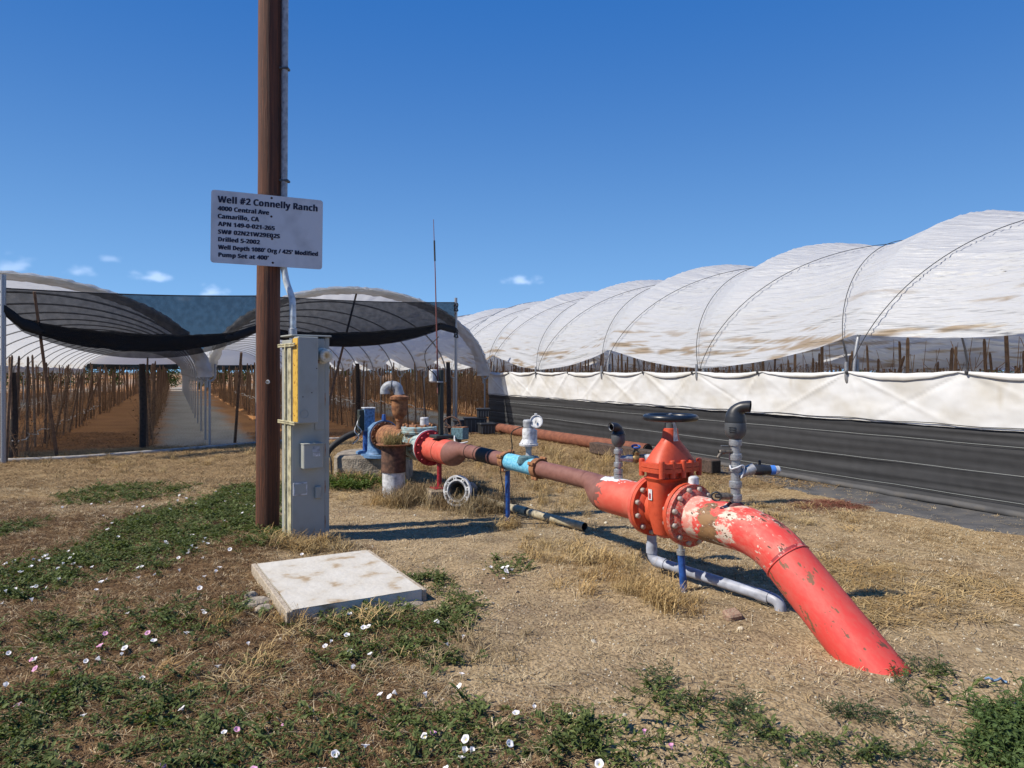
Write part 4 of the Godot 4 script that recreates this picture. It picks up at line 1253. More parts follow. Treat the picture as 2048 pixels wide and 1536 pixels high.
func lying(x: float) -> Transform3D:   # turns a lathe's y axis to +x
	return Transform3D(Basis(Vector3.BACK, -PI / 2), Vector3(x, 0, 0))

func make_pump() -> void:
	var o := thing("concrete_plinth", "weathered round concrete plinth under the blue pump head", "plinth", Vector3(-2.25, 0, -11.6))
	part("block", Shape.new().loft([[-0.3, 0.62, 0.62, 3.2], [0.36, 0.60, 0.60, 3.2], [0.40, 0.57, 0.57, 3.0]], 36), M.old_concrete, o)

	var p := thing("pump_head", "blue wellhead discharge flange with rusty elbow and bolted cover", "pump head", along(-1.85), PIPE_TURN)
	# local x along the pipe towards the check valve
	part("base_plate", Shape.new().lathe([[0.0, -0.285], [0.34, -0.285], [0.34, -0.325], [0.30, -0.33]], Transform3D.IDENTITY, 32), M.pale_blue, p)
	part("column", Shape.new().lathe([[0.24, -0.30], [0.2, -0.24], [0.19, 0.12], [0.10, 0.2], [0.0, 0.22]], Transform3D(Basis.IDENTITY, Vector3(-0.14, 0, 0)), 28), M.pale_blue, p)
	part("discharge_flange", Shape.new().lathe([[0.13, 0.0], [0.245, 0.0], [0.25, 0.01], [0.25, 0.045], [0.245, 0.05], [0.13, 0.05]], lying(0.02), 40), M.pale_blue, p)
	part("mating_flange", Shape.new().lathe([[0.10, 0.0], [0.222, 0.0], [0.228, 0.03], [0.10, 0.036]], lying(0.075), 40), M.rust, p)
	ring_of("bolt", bolt_mesh(0.016, 0.03), M.rust_dark, p, 12, 0.205, 0.111)
	var body := []
	for k in 12:
		body.append([0.165 - 0.02 * k / 11.0, 0.11 + 0.75 * k / 11.0])
	part("rusty_barrel", Shape.new().lathe([[0.16, 0.11], [0.185, 0.2], [0.19, 0.36], [0.17, 0.52], [0.155, 0.7], [0.155, 1.16]], lying(0.0), 32), M.rust, p)
	part("barrel_flange", Shape.new().lathe([[0.1, 0.0], [0.225, 0.0], [0.225, 0.035], [0.1, 0.035]], lying(1.14), 36), M.rust_dark, p)
	ring_of("bolt", bolt_mesh(0.015, 0.03), M.bolt, p, 12, 0.195, 1.14, 0.5, true)
	part("lifting_lug", Shape.new().loft([[0.22, 0.05, 0.03, 3], [0.30, 0.04, 0.025, 3], [0.32, 0.03, 0.02, 3]], 16), M.blue, p, Vector3(0.05, 0.02, 0))

	var j := thing("junction_box", "pale blue electrical junction box on a short post", "junction box", Vector3(-2.34, 0.40, -11.42), 0.45)
	part("foot", Shape.new().lathe([[0.0, 0.05], [0.13, 0.05], [0.17, 0.03], [0.17, 0.0]], Transform3D.IDENTITY, 24), M.pale_blue, j)
	part("post", Shape.new().lathe([[0.06, 0.04], [0.058, 0.4]], Transform3D.IDENTITY, 18), M.blue, j)
	part("housing", Shape.new().box(Vector3(0.17, 0.36, 0.17), Vector3(0.03, 0.54, 0.0), 0.008), M.pale_blue, j)
	part("lid", Shape.new().box(Vector3(0.19, 0.02, 0.19), Vector3(0.03, 0.73, 0.0), 0.006), M.white, j)
	part("open_side", Shape.new().box(Vector3(0.10, 0.33, 0.12), Vector3(-0.09, 0.54, 0.01), 0.01), M.dark_green, j)
	for k in 4:
		var q := Vector3(-0.12 - 0.02 * k, 0.62 - 0.05 * k, 0.08)
		part("wire", Shape.new().tube(smooth([q, q + Vector3(-0.04, -0.1, 0.04), q + Vector3(0.03, -0.2, 0.03), q + Vector3(-0.06, -0.3, 0.0)], 5), 0.009, 6), M.white if k % 2 else M.dark_green, j)

	var hose := [Vector3(-2.50, 0.74, -11.28), Vector3(-2.66, 0.66, -11.18), Vector3(-2.84, 0.5, -11.05), Vector3(-2.94, 0.25, -10.98), Vector3(-2.95, -0.05, -10.95)]
	single("cable_hose", Shape.new().tube(smooth(hose, 8), 0.05, 12), M.rubber, "thick dark cable hose arching from the ground to the junction box", "hose")
	var thin := [Vector3(-2.86, 0.42, -11.05), Vector3(-2.80, 0.35, -10.97), Vector3(-2.78, 0.1, -10.92), Vector3(-2.83, -0.02, -10.9)]
	single("thin_cable", Shape.new().tube(smooth(thin, 6), 0.014, 6), M.rubber, "thin dark cable dropping down the plinth", "cable")

	var v := thing("air_release_valve", "rusty canister air valve with grey plastic elbow on top", "air valve", along(-1.15))
	part("riser", Shape.new().lathe([[0.05, 0.10], [0.05, 0.28], [0.06, 0.29], [0.06, 0.33], [0.05, 0.33]], Transform3D.IDENTITY, 16), M.rust, v)
	part("canister", Shape.new().lathe([[0.06, 0.32], [0.10, 0.37], [0.118, 0.46], [0.12, 0.60], [0.145, 0.61], [0.147, 0.65], [0.12, 0.66], [0.07, 0.68], [0.0, 0.69]], Transform3D.IDENTITY, 28), M.rust, v)
	var el := [Vector3(0, 0.67, 0)]
	for k in 9:
		var an := PI / 2 * k / 8.0
		el.append(Vector3(-0.02 - 0.07 * (1 - cos(an)), 0.74 + 0.07 * sin(an), 0.0))
	el += [Vector3(-0.13, 0.81, 0.0)]
	for k in 9:
		var an := PI / 2 * k / 8.0
		el.append(Vector3(-0.13 - 0.085 * sin(an), 0.81 - 0.085 * (1 - cos(an)), 0.0))
	el.append(Vector3(-0.215, 0.69, 0))
	part("plastic_elbow", Shape.new().tube(el, 0.075, 18, false), M.grey_pvc, v)
	part("elbow_ring", Shape.new().torus(0.078, 0.008, Transform3D(Basis(Vector3.BACK, PI / 2), Vector3(-0.11, 0.81, 0)), 24, 6), M.dark_grey, v)

	var c := thing("check_valve", "pale teal peeling check valve with bolted lid", "check valve", along(-0.42), PIPE_TURN)
	part("body", Shape.new().lathe([[0.15, -0.28], [0.19, -0.2], [0.22, 0.0], [0.21, 0.18], [0.17, 0.30], [0.16, 0.36]], lying(0.0), 36), M.teal, c)
	part("neck", Shape.new().lathe([[0.20, -0.05], [0.20, 0.16], [0.22, 0.19]], Transform3D.IDENTITY, 32), M.teal, c)
	part("lid_flange", Shape.new().lathe([[0.0, 0.265], [0.235, 0.265], [0.25, 0.255], [0.25, 0.215], [0.245, 0.205], [0.25, 0.195], [0.24, 0.165], [0.0, 0.16]], Transform3D.IDENTITY, 40), M.teal, c)
	part("lid_plate", Shape.new().lathe([[0.0, 0.282], [0.17, 0.279], [0.18, 0.266]], Transform3D.IDENTITY, 32), M.rust, c)
	var nut := bolt_mesh(0.02, 0.035)
	for k in 10:
		part("bolt", nut, M.rust, c, Vector3(0.212 * cos(TAU * k / 10.0), 0.265, 0.212 * sin(TAU * k / 10.0)))
	part("white_cap", Shape.new().lathe([[0.062, 0.28], [0.062, 0.38], [0.055, 0.39], [0.0, 0.39]], Transform3D.IDENTITY, 20), M.white_pvc, c, Vector3(0.05, 0, -0.06))
	part("end_flange", Shape.new().lathe([[0.1, 0.0], [0.235, 0.0], [0.235, 0.03], [0.1, 0.03]], lying(-0.31), 36), M.teal, c)
	part("outlet_flange", Shape.new().lathe([[0.1, 0.0], [0.241, 0.0], [0.241, 0.035], [0.1, 0.035]], lying(0.345), 40), M.white_pvc, c)

	# standpipe with weeds growing from it
	var s := thing("standpipe", "rusty flanged standpipe on a white plastic riser", "standpipe", Vector3(-1.62, 0, -9.72))
	part("plastic_riser", Shape.new().lathe([[0.155, -0.2], [0.155, 0.34], [0.15, 0.345]], Transform3D.IDENTITY, 32), M.white_pvc, s)
	part("rusty_sleeve", Shape.new().lathe([[0.166, 0.34], [0.168, 0.70], [0.155, 0.70], [0.15, 0.5]], Transform3D.IDENTITY, 32), M.rust_dark, s)
	part("top_flange", Shape.new().lathe([[0.15, 0.70], [0.235, 0.712], [0.24, 0.725], [0.15, 0.722]], Transform3D.IDENTITY, 40), M.rust, s)
	part("soil_plug", Shape.new().lathe([[0.0, 0.70], [0.15, 0.685]], Transform3D.IDENTITY, 20), M.old_concrete, s)

	# telemetry post with whip antenna
	var t := thing("antenna_post", "dark green steel post with whip antenna clamped to the red pipe", "antenna", along(0.30, 0.16), PIPE_TURN)
	part("clamp_plate", Shape.new().box(Vector3(0.22, 0.04, 0.24), Vector3(0.0, 0.03, 0), 0.006), M.dark_green, t)
	part("post", Shape.new().box(Vector3(0.055, 0.86, 0.055), Vector3(0.0, 0.48, 0), 0.005), M.dark_green, t)
	part("whip", Shape.new().tube([Vector3(-0.01, 0.6, 0.04), Vector3(-0.02, 1.3, 0.05), Vector3(-0.03, 2.2, 0.07), Vector3(-0.04, 2.9, 0.09)], [0.012, 0.010, 0.007, 0.004], 8), M.antenna_red, t)
	part("whip_coil", Shape.new().tube([Vector3(-0.033, 2.35, 0.073), Vector3(-0.037, 2.62, 0.08)], 0.012, 8), M.rope, t)
	part("clip", Shape.new().box(Vector3(0.07, 0.02, 0.08), Vector3(-0.005, 0.75, 0.02), 0.003), M.galvanized, t)
	part("lead", Shape.new().tube(smooth([Vector3(0.02, 1.35, 0.04), Vector3(-0.05, 1.15, 0.2), Vector3(-0.02, 0.95, 0.19), Vector3(0.0, 0.8, 0.06), Vector3(0.02, 0.4, 0.045), Vector3(0.03, 0.06, 0.05)], 6), 0.007, 6), M.rubber, t)
	part("weather_box", Shape.new().box(Vector3(0.10, 0.17, 0.12), Vector3(-0.06, 0.83, 0.07), 0.015), M.white_pvc, t)
	var tb := thing("relay_box", "small teal steel box with rusty lid beside the antenna post", "box", along(0.42, 0.15, -0.22), PIPE_TURN + 0.5)
	part("housing", Shape.new().box(Vector3(0.19, 0.15, 0.14), Vector3(0, 0.08, 0), 0.006), M.teal_paint, tb)
	part("lid", Shape.new().box(Vector3(0.19, 0.012, 0.13), Vector3(0, 0.162, 0), 0.004), M.rust, tb)
	part("cord", Shape.new().tube(smooth([Vector3(-0.03, 0.05, 0.08), Vector3(0.03, -0.01, 0.16), Vector3(0.12, -0.03, 0.18), Vector3(0.22, -0.01, 0.14)], 6), 0.01, 6), M.white_pvc, tb)
	part("bracket", Shape.new().box(Vector3(0.06, 0.30, 0.05), Vector3(0.0, -0.14, 0.03), 0.005), M.dark_green, tb)

	# upright rusty handwheel of a buried valve further back
	var h := thing("field_valve", "old rusty valve with upright handwheel near the fence corner", "valve", Vector3(-1.30, 0, -13.6), -0.3)
	part("stand", Shape.new().loft([[-0.1, 0.13, 0.13, 2], [0.35, 0.10, 0.10, 2], [0.75, 0.06, 0.06, 2], [0.85, 0.05, 0.05, 2]], 20), M.grey_wood, h)
	var wheel := part("handwheel", Shape.new().torus(0.20, 0.016, Transform3D(Basis(Vector3.RIGHT, PI / 2), Vector3(0.20, 0.66, 0.12)), 36, 8), M.rust_dark, h)
	for k in 3:
		var an := TAU * k / 3.0 + 0.4
		part("spoke", Shape.new().tube([Vector3(0.20, 0.66, 0.12), Vector3(0.20 + 0.2 * cos(an), 0.66 + 0.2 * sin(an), 0.12)], 0.010, 6), M.rust_dark, wheel)
	part("stem", Shape.new().tube([Vector3(0.03, 0.66, 0.02), Vector3(0.2, 0.66, 0.13)], 0.018, 8), M.rust_dark, h)

# ---------------------------------------------------------------- pipeline
func make_pipeline() -> void:
	var o := thing("discharge_pipeline", "red and brown steel discharge pipeline running from pump to ground", "pipeline", Vector3.ZERO)
	var R := 0.162
	var r := 0.084
	var eo := R - r   # the narrow pipe is flush with the top of the wide one
	var at := func(s, dy := 0.0, w := 0.0): return along(s, dy, w)
	var frame := func(s: float) -> Transform3D:   # y axis along the pipe
		var y := (along(s + 0.1) - along(s)).normalized()
		var x := Vector3.UP.cross(y).normalized()
		return Transform3D(Basis(x, y, x.cross(y)), along(s))
	var run := func(called, s0, s1, rad, m, dy := 0.0):
		var pts := []
		for k in 5:
			pts.append(along(lerpf(s0, s1, k / 4.0), dy))
		return part(called, Shape.new().tube(pts, rad, 40, false), m, o)
	# first flange and red stub
	part("flange", Shape.new().lathe([[R, 0.0], [0.241, 0.0], [0.241, 0.034], [0.2, 0.036], [R, 0.05]], frame.call(-0.035), 44), M.deep_red, o)
	for k in 12:
		var an := TAU * (k + 0.5) / 12.0
		var f: Transform3D = frame.call(0.0)
		var b := part("bolt", bolt_mesh(0.017, 0.035), M.deep_red, o)
		b.transform = Transform3D(f.basis, f * Vector3(0.205 * cos(an), 0.0, 0.205 * sin(an)))
	run.call("red_stub", 0.0, 0.62, R, M.red_faded)
	part("weld_bead", Shape.new().torus(R + 0.001, 0.004, frame.call(0.33), 40, 6), M.rust_dark, o)
	# eccentric reducers
	for e in [[0.62, 1.02, R, r], [3.50, 3.80, r, R]]:
		var rad := []
		var pts := []
		for k in 12:
			var f := k / 11.0
			var g := f * f * (3 - 2 * f)
			var q: float = lerpf(e[2], e[3], g)
			rad.append(q)
			pts.append(along(lerpf(e[0], e[1], f), R - q))
		part("reducer", Shape.new().tube(pts, rad, 40, false), M.brown_pipe, o)
	run.call("brown_pipe", 1.02, 2.02, r, M.brown_pipe, eo)
	run.call("tape_wrap", 1.42, 1.66, r + 0.004, M.rubber, eo)
	for s in [1.12, 1.36, 1.72]:
		var f: Transform3D = frame.call(s)
		f.origin.y += eo
		part("wire_loop", Shape.new().torus(r + 0.003, 0.004, f, 28, 5), M.rubber, o)
	for s in [2.02, 2.67]:
		var f: Transform3D = frame.call(s)
		f.origin.y += eo
		var g := part("coupling", Shape.new().lathe([[r, -0.045], [r + 0.02, -0.045], [r + 0.022, 0.045], [r, 0.045]], f, 32), M.rust, o)
		for k in 4:
			var an := TAU * k / 4.0 + 0.5
			var b := part("lug", Shape.new().box(Vector3(0.03, 0.10, 0.035), Vector3.ZERO, 0.006), M.rust, g)
			b.transform = Transform3D(f.basis, f * Vector3((r + 0.03) * cos(an), 0, (r + 0.03) * sin(an)))
	run.call("blue_meter_tube", 2.06, 2.64, r + 0.006, M.sky_blue, eo)
	run.call("brown_pipe", 2.70, 3.50, r, M.brown_pipe, eo)
	run.call("red_pipe", 3.80, 4.37, R, M.red_faded_band)
	# flanges that meet the gate valve
	part("flange", Shape.new().lathe([[R, -0.04], [0.19, -0.03], [0.21, -0.002], [0.241, 0.0], [0.242, 0.034], [R, 0.036]], frame.call(4.355), 48), M.red_faded, o)
	part("flange", Shape.new().lathe([[R, 0.0], [0.242, 0.0], [0.242, 0.036], [0.21, 0.038], [0.19, 0.065], [R, 0.075]], frame.call(4.812), 48), M.peeling_flange, o)
	for k in 12:
		var an := TAU * (k + 0.5) / 12.0
		var f: Transform3D = frame.call(4.848)
		var b := part("bolt", bolt_mesh(0.022, 0.03), M.bolt, o)
		b.transform = Transform3D(f.basis, f * Vector3(0.208 * cos(an), 0.0, 0.208 * sin(an)))
	# peeling run, long elbow and the leg that enters the ground
	var pts := []
	for k in 30:
		pts.append(along(lerpf(4.87, 5.30, k / 29.0)))
	var bend := 0.66
	var dip := deg_to_rad(39.5)
	var c := along(5.30)
	var fwd := (along(5.4) - along(5.3)).normalized()
	fwd.y = 0
	fwd = fwd.normalized()
	for k in range(1, 25):
		var an := dip * k / 24.0
		pts.append(c + fwd * bend * sin(an) - Vector3.UP * bend * (1 - cos(an)))
	part("elbow", Shape.new().tube(pts, R, 48, false, 0.862), M.peeling, o)
	var e0: Vector3 = pts[-1]
	var down := fwd * cos(dip) - Vector3.UP * sin(dip)
	var leg := []
	for k in 20:
		leg.append(e0 + down * 1.25 * k / 19.0)
	part("ground_leg", Shape.new().tube(leg, R, 48, false, 1.25), M.red_chipped, o)
	var x := Vector3.UP.cross(down).normalized()
	part("weld_bead", Shape.new().torus(R + 0.001, 0.006, Transform3D(Basis(x, down, x.cross(down)), e0), 44, 6), M.red, o)

	# supports
	var sup := thing("pipe_support", "deep red screw support on a timber block under the first pipe", "pipe support", Vector3.ZERO, 0, "pipe supports")
	var q := along(0.25)
	part("post", Shape.new().tube([Vector3(q.x, 0.16, q.z), Vector3(q.x, q.y - R, q.z)], 0.032, 14), M.deep_red, sup)
	part("foot_plate", Shape.new().box(Vector3(0.2, 0.016, 0.2), Vector3(q.x, 0.168, q.z), 0.003, Basis(Vector3.UP, PIPE_TURN)), M.deep_red, sup)
	single("timber_block", Shape.new().box(Vector3(0.30, 0.20, 0.34), Vector3(0, 0.06, 0), 0.01), M.grey_wood, "weathered timber block under the red pipe support", "timber block", Vector3(q.x, 0, q.z + 0.05), 0.35)
	sup = thing("pipe_support", "thin blue post holding up the pipe before the flow meter", "pipe support", Vector3.ZERO, 0, "pipe supports")
	q = along(2.03)
	part("post", Shape.new().tube([Vector3(q.x, -0.2, q.z), Vector3(q.x, q.y + eo - r - 0.01, q.z)], 0.028, 14), M.blue, sup)
	part("saddle", Shape.new().box(Vector3(0.09, 0.02, 0.13), Vector3(q.x, q.y + eo - r - 0.012, q.z), 0.004, Basis(Vector3.UP, PIPE_TURN)), M.galvanized, sup)
	sup = thing("pipe_support", "short blue screw post under the gate valve flange", "pipe support", Vector3.ZERO, 0, "pipe supports")
	q = along(4.72)
	part("post", Shape.new().tube([Vector3(q.x + 0.03, -0.2, q.z + 0.03), Vector3(q.x, 0.27, q.z)], 0.028, 14), M.blue, sup)
	part("screw", Shape.new().lathe([[0.034, 0.26], [0.034, 0.30], [0.02, 0.30], [0.02, 0.38], [0.06, 0.385], [0.06, 0.40]], Transform3D(Basis.IDENTITY, Vector3(q.x, 0, q.z)), 14), M.galvanized, sup)

# ---------------------------------------------------------------- gate valve
func make_gate_valve() -> void:
	var o := thing("gate_valve", "big red gate valve with dark handwheel", "gate valve", along(4.602), PIPE_TURN)
	part("flange", Shape.new().lathe([[0.15, 0.0], [0.242, 0.0], [0.242, 0.034], [0.2, 0.036], [0.18, 0.06], [0.16, 0.07]], lying(-0.209), 48), M.valve_red, o)
	part("flange", Shape.new().lathe([[0.16, -0.035], [0.18, -0.025], [0.2, -0.002], [0.242, 0.0], [0.242, 0.034], [0.15, 0.034]], lying(0.172), 48), M.valve_red, o)
	part("body", Shape.new().lathe([[0.165, -0.18], [0.155, -0.12], [0.165, 0.0], [0.155, 0.12], [0.165, 0.18]], lying(0.0), 40), M.valve_red, o)
	part("chamber", Shape.new().loft([[-0.21, 0.06, 0.10, 2.4], [-0.18, 0.085, 0.15, 2.6], [-0.05, 0.10, 0.19, 2.8], [0.15, 0.105, 0.20, 3.2], [0.24, 0.11, 0.20, 3.4], [0.262, 0.13, 0.215, 3.6], [0.27, 0.135, 0.22, 3.6], [0.27, 0.115, 0.2, 3.4], [0.31, 0.115, 0.2, 3.4], [0.318, 0.15, 0.235, 3.8], [0.352, 0.152, 0.237, 3.8]], 56), M.valve_red, o)
	var bonnet := part("bonnet", Shape.new().loft([[0.356, 0.152, 0.237, 3.8], [0.392, 0.150, 0.235, 3.8], [0.395, 0.125, 0.205, 3.4], [0.42, 0.118, 0.195, 3.0], [0.48, 0.10, 0.155, 2.6], [0.535, 0.078, 0.105, 2.3], [0.565, 0.066, 0.078, 2.2], [0.60, 0.060, 0.064, 2.2], [0.655, 0.058, 0.06, 2.2], [0.66, 0.048, 0.05, 2.2]], 56), M.valve_red, o)
	for s in [-1, 1]:   # webs of the bonnet
		part("web", Shape.new().slab([Vector2(0.05, 0.60), Vector2(0.075, 0.58), Vector2(0.15, 0.42), Vector2(0.17, 0.396), Vector2(0.05, 0.396)], 0.024, Transform3D(Basis(Vector3.UP, s * PI / 2), Vector3.ZERO)), M.valve_red, bonnet)
		part("web", Shape.new().slab([Vector2(0.04, 0.60), Vector2(0.062, 0.57), Vector2(0.115, 0.43), Vector2(0.125, 0.396), Vector2(0.04, 0.396)], 0.024, Transform3D(Basis(Vector3.UP, 0.0 if s > 0 else PI), Vector3.ZERO)), M.valve_red, bonnet)
	var lug := Shape.new().loft([[0.28, 0.022, 0.022, 2], [0.405, 0.024, 0.024, 2], [0.415, 0.02, 0.02, 2], [0.418, 0.012, 0.012, 2]], 12).mesh()
	for e in [[0.115, 0.20], [-0.115, 0.20], [0.115, -0.20], [-0.115, -0.20], [0.145, 0.0], [-0.145, 0.0], [0.13, 0.10], [0.13, -0.1], [-0.13, 0.1], [-0.13, -0.1]]:
		part("bonnet_bolt", lug, M.valve_red, o, Vector3(e[0], 0, e[1]))
	part("gland", Shape.new().lathe([[0.045, 0.655], [0.045, 0.70], [0.02, 0.705]], Transform3D.IDENTITY, 16), M.dark_grey, o)
	part("stem", Shape.new().lathe([[0.016, 0.66], [0.016, 0.775], [0.0, 0.78]], Transform3D.IDENTITY, 12), M.galvanized, o)
	var wheel := part("handwheel", Shape.new().torus(0.195, 0.026, Transform3D(Basis.IDENTITY, Vector3(0, 0.745, 0)), 56, 12), M.navy, o)
	part("hub", Shape.new().lathe([[0.0, 0.768], [0.032, 0.765], [0.036, 0.72], [0.03, 0.715]], Transform3D.IDENTITY, 16), M.navy, wheel)
	for k in 4:
		var an := TAU * k / 4.0 + 0.35
		part("spoke", Shape.new().tube([Vector3(0.02 * cos(an), 0.735, 0.02 * sin(an)), Vector3(0.1 * cos(an), 0.728, 0.1 * sin(an)), Vector3(0.19 * cos(an), 0.742, 0.19 * sin(an))], 0.014, 8), M.navy, wheel)
	var strip := PackedVector3Array()   # a tag that hangs from the stem
	for k in 10:
		for s in [-1.0, 1.0]:
			var f := k / 9.0
			strip.append(Vector3(0.062 + 0.02 * f + 0.008 * sin(f * 5.0), 0.725 - 0.165 * f, 0.03 + s * (0.012 + 0.014 * f) - 0.02 * f))
	part("paper_tag", Shape.new().grid(strip, 10, 2), M.white, o)
	part("name_plate", Shape.new().box(Vector3(0.042, 0.085, 0.003), Vector3(-0.01, 0.14, 0.206), 0.001), M.white, o)
	part("plate_mark", Shape.new().box(Vector3(0.020, 0.045, 0.002), Vector3(-0.01, 0.128, 0.2085), 0.0005), M.deep_red, o)
	var b := bolt_mesh(0.022, 0.03)
	ring_of("bolt", b, M.bolt, o, 12, 0.208, -0.172, 0.5)
	ring_of("bolt", b, M.bolt, o, 12, 0.208, 0.171, 0.5, true)
	part("white_cap", Shape.new().loft([[0.0, 0.035, 0.045, 2.6], [0.05, 0.03, 0.042, 2.6], [0.062, 0.02, 0.03, 2.2]], 14), M.white, o, Vector3(0.205, 0.232, -0.05))

# ---------------------------------------------------------------- vents on the pipe, flow meter
func fitting(profile: Array, m: Material, parent: Node3D, called: String, at := Vector3.ZERO, turn := Basis.IDENTITY, segs := 20) -> MeshInstance3D:
	return part(called, Shape.new().lathe(profile, Transform3D(turn, at), segs), m, parent)

func make_vents_and_meter() -> void:
	var to_x := Basis(Vector3.BACK, -PI / 2)   # y axis to +x
	var v := thing("air_vent", "tall grey air vent with taps on the peeling red pipe", "air vent", along(5.27, 0.15), 0.0, "air vents on the pipeline")
	v.scale = Vector3(0.95, 0.83, 0.95)
	part("saddle", Shape.new().loft([[-0.03, 0.075, 0.06, 2.4], [0.02, 0.06, 0.05, 2.4], [0.035, 0.045, 0.045, 2]], 20), M.saddle, v)
	fitting([[0.036, 0.0], [0.036, 0.6]], M.galvanized, v, "riser")
	for y in [0.045, 0.16, 0.30, 0.40, 0.525]:
		fitting([[0.036, 0.0], [0.047, 0.004], [0.049, 0.03], [0.047, 0.056], [0.036, 0.06]], M.galvanized, v, "coupling", Vector3(0, y, 0))
	var g := fitting([[0.02, 0.0], [0.022, 0.02], [0.03, 0.03], [0.03, 0.09], [0.02, 0.1], [0.015, 0.13]], M.brass_dark, v, "drain_cock", Vector3(-0.03, 0.09, 0.02), Basis(Vector3.BACK, PI / 2))
	part("small_wheel", Shape.new().torus(0.036, 0.008, Transform3D(Basis(Vector3.RIGHT, PI / 2) * Basis(Vector3.BACK, 0.4), Vector3(-0.155, 0.09, 0.03)), 20, 6), M.black_plastic, g)
	# side branch with ball valve and blue ended cap
	fitting([[0.036, 0.0], [0.036, 0.08], [0.046, 0.08], [0.046, 0.14], [0.036, 0.14]], M.galvanized, v, "branch", Vector3(0.02, 0.27, 0.0), Basis(Vector3.BACK, -PI / 2 + 0.45))
	var ball := fitting([[0.035, 0.0], [0.044, 0.01], [0.05, 0.05], [0.044, 0.09], [0.04, 0.10], [0.04, 0.13]], M.black_plastic, v, "ball_valve", Vector3(0.135, 0.315, 0.0), to_x)
	part("lever", Shape.new().box(Vector3(0.02, 0.05, 0.016), Vector3(0.185, 0.375, 0), 0.004), M.black_plastic, ball)
	var cap := fitting([[0.041, 0.0], [0.042, 0.035], [0.0, 0.036]], M.cap_blue, v, "blue_ring", Vector3(0.262, 0.315, 0.0), to_x)
	part("white_end", Shape.new().lathe([[0.038, 0.0], [0.036, 0.03], [0.025, 0.04], [0.0, 0.042]], Transform3D(to_x, Vector3(0.298, 0.315, 0.0)), 18), M.white, cap)
	var tap := fitting([[0.016, 0.0], [0.016, 0.06], [0.022, 0.06], [0.022, 0.09], [0.014, 0.1]], M.brass_dark, v, "tap", Vector3(-0.03, 0.475, 0.01), Basis(Vector3.BACK, PI / 2))
	part("spout", Shape.new().tube(smooth([Vector3(-0.09, 0.475, 0.01), Vector3(-0.12, 0.46, 0.02), Vector3(-0.145, 0.425, 0.03)], 5), 0.013, 8), M.brass_dark, tap)
	part("handle", Shape.new().box(Vector3(0.06, 0.012, 0.025), Vector3(-0.085, 0.525, 0.01), 0.004), M.dark_grey, tap)
	part("tape_scrap", Shape.new().tube(smooth([Vector3(-0.05, 0.36, 0.03), Vector3(-0.045, 0.33, 0.045), Vector3(0.0, 0.345, 0.05), Vector3(0.045, 0.36, 0.03), Vector3(0.055, 0.33, 0.03), Vector3(0.03, 0.25, 0.045)], 5), 0.008, 5), M.white, v)
	fitting([[0.036, 0.0], [0.05, 0.02], [0.074, 0.05], [0.08, 0.09], [0.08, 0.14], [0.077, 0.155]], M.dark_grey, v, "vent_bowl", Vector3(0, 0.575, 0), Basis.IDENTITY, 28)
	for k in 3:
		part("vent_slot", Shape.new().box(Vector3(0.05, 0.008, 0.006), Vector3(-0.045, 0.655 + 0.018 * k, 0.066), 0.001, Basis(Vector3.UP, -0.6)), M.black_plastic, v)
	part("vent_cap", Shape.new().tube(smooth([Vector3(0, 0.73, 0), Vector3(0.0, 0.78, 0), Vector3(0.008, 0.83, 0.01), Vector3(0.035, 0.862, 0.03), Vector3(0.075, 0.872, 0.05), Vector3(0.095, 0.872, 0.06)], 5), [0.079, 0.079, 0.079, 0.078, 0.077, 0.076, 0.074, 0.071, 0.068, 0.065, 0.061, 0.058, 0.055, 0.053, 0.051, 0.05, 0.05, 0.05, 0.05, 0.05, 0.05, 0.05, 0.05, 0.05, 0.05, 0.05], 26, false), M.black_plastic, v)

	v = thing("air_vent", "short air vent with brass valve before the gate valve", "air vent", along(3.95, 0.155), 0.0, "air vents on the pipeline")
	v.scale = Vector3(0.95, 0.88, 0.95)
	fitting([[0.03, 0.0], [0.03, 0.34]], M.galvanized, v, "riser")
	for y in [0.0, 0.05, 0.12, 0.25]:
		fitting([[0.03, 0.0], [0.041, 0.004], [0.043, 0.025], [0.041, 0.046], [0.03, 0.05]], M.galvanized, v, "coupling", Vector3(0, y, 0))
	fitting([[0.03, 0.0], [0.03, 0.07], [0.038, 0.07], [0.038, 0.12]], M.galvanized, v, "branch", Vector3(0.01, 0.205, 0), to_x)
	var bv := fitting([[0.03, 0.0], [0.04, 0.01], [0.045, 0.035], [0.04, 0.06], [0.03, 0.07]], M.brass, v, "brass_valve", Vector3(0.13, 0.205, 0), to_x)
	part("bonnet", Shape.new().lathe([[0.03, 0.0], [0.034, 0.05], [0.022, 0.07], [0.012, 0.10]], Transform3D(Basis.IDENTITY, Vector3(0.165, 0.22, 0)), 14), M.brass, bv)
	part("blue_handle", Shape.new().torus(0.036, 0.010, Transform3D(Basis(Vector3.RIGHT, 0.3), Vector3(0.165, 0.325, 0)), 18, 6), M.blue, bv)
	var hc := fitting([[0.03, 0.0], [0.042, 0.005], [0.042, 0.04]], M.black_plastic, v, "hose_collar", Vector3(0.2, 0.205, 0), to_x)
	part("hose_end", Shape.new().lathe([[0.043, 0.0], [0.045, 0.05], [0.04, 0.07], [0.0, 0.072]], Transform3D(to_x, Vector3(0.24, 0.205, 0)), 18), M.white, hc)
	fitting([[0.03, 0.0], [0.045, 0.02], [0.062, 0.045], [0.066, 0.08], [0.066, 0.11], [0.063, 0.12]], M.dark_grey, v, "vent_bowl", Vector3(0, 0.32, 0), Basis.IDENTITY, 26)
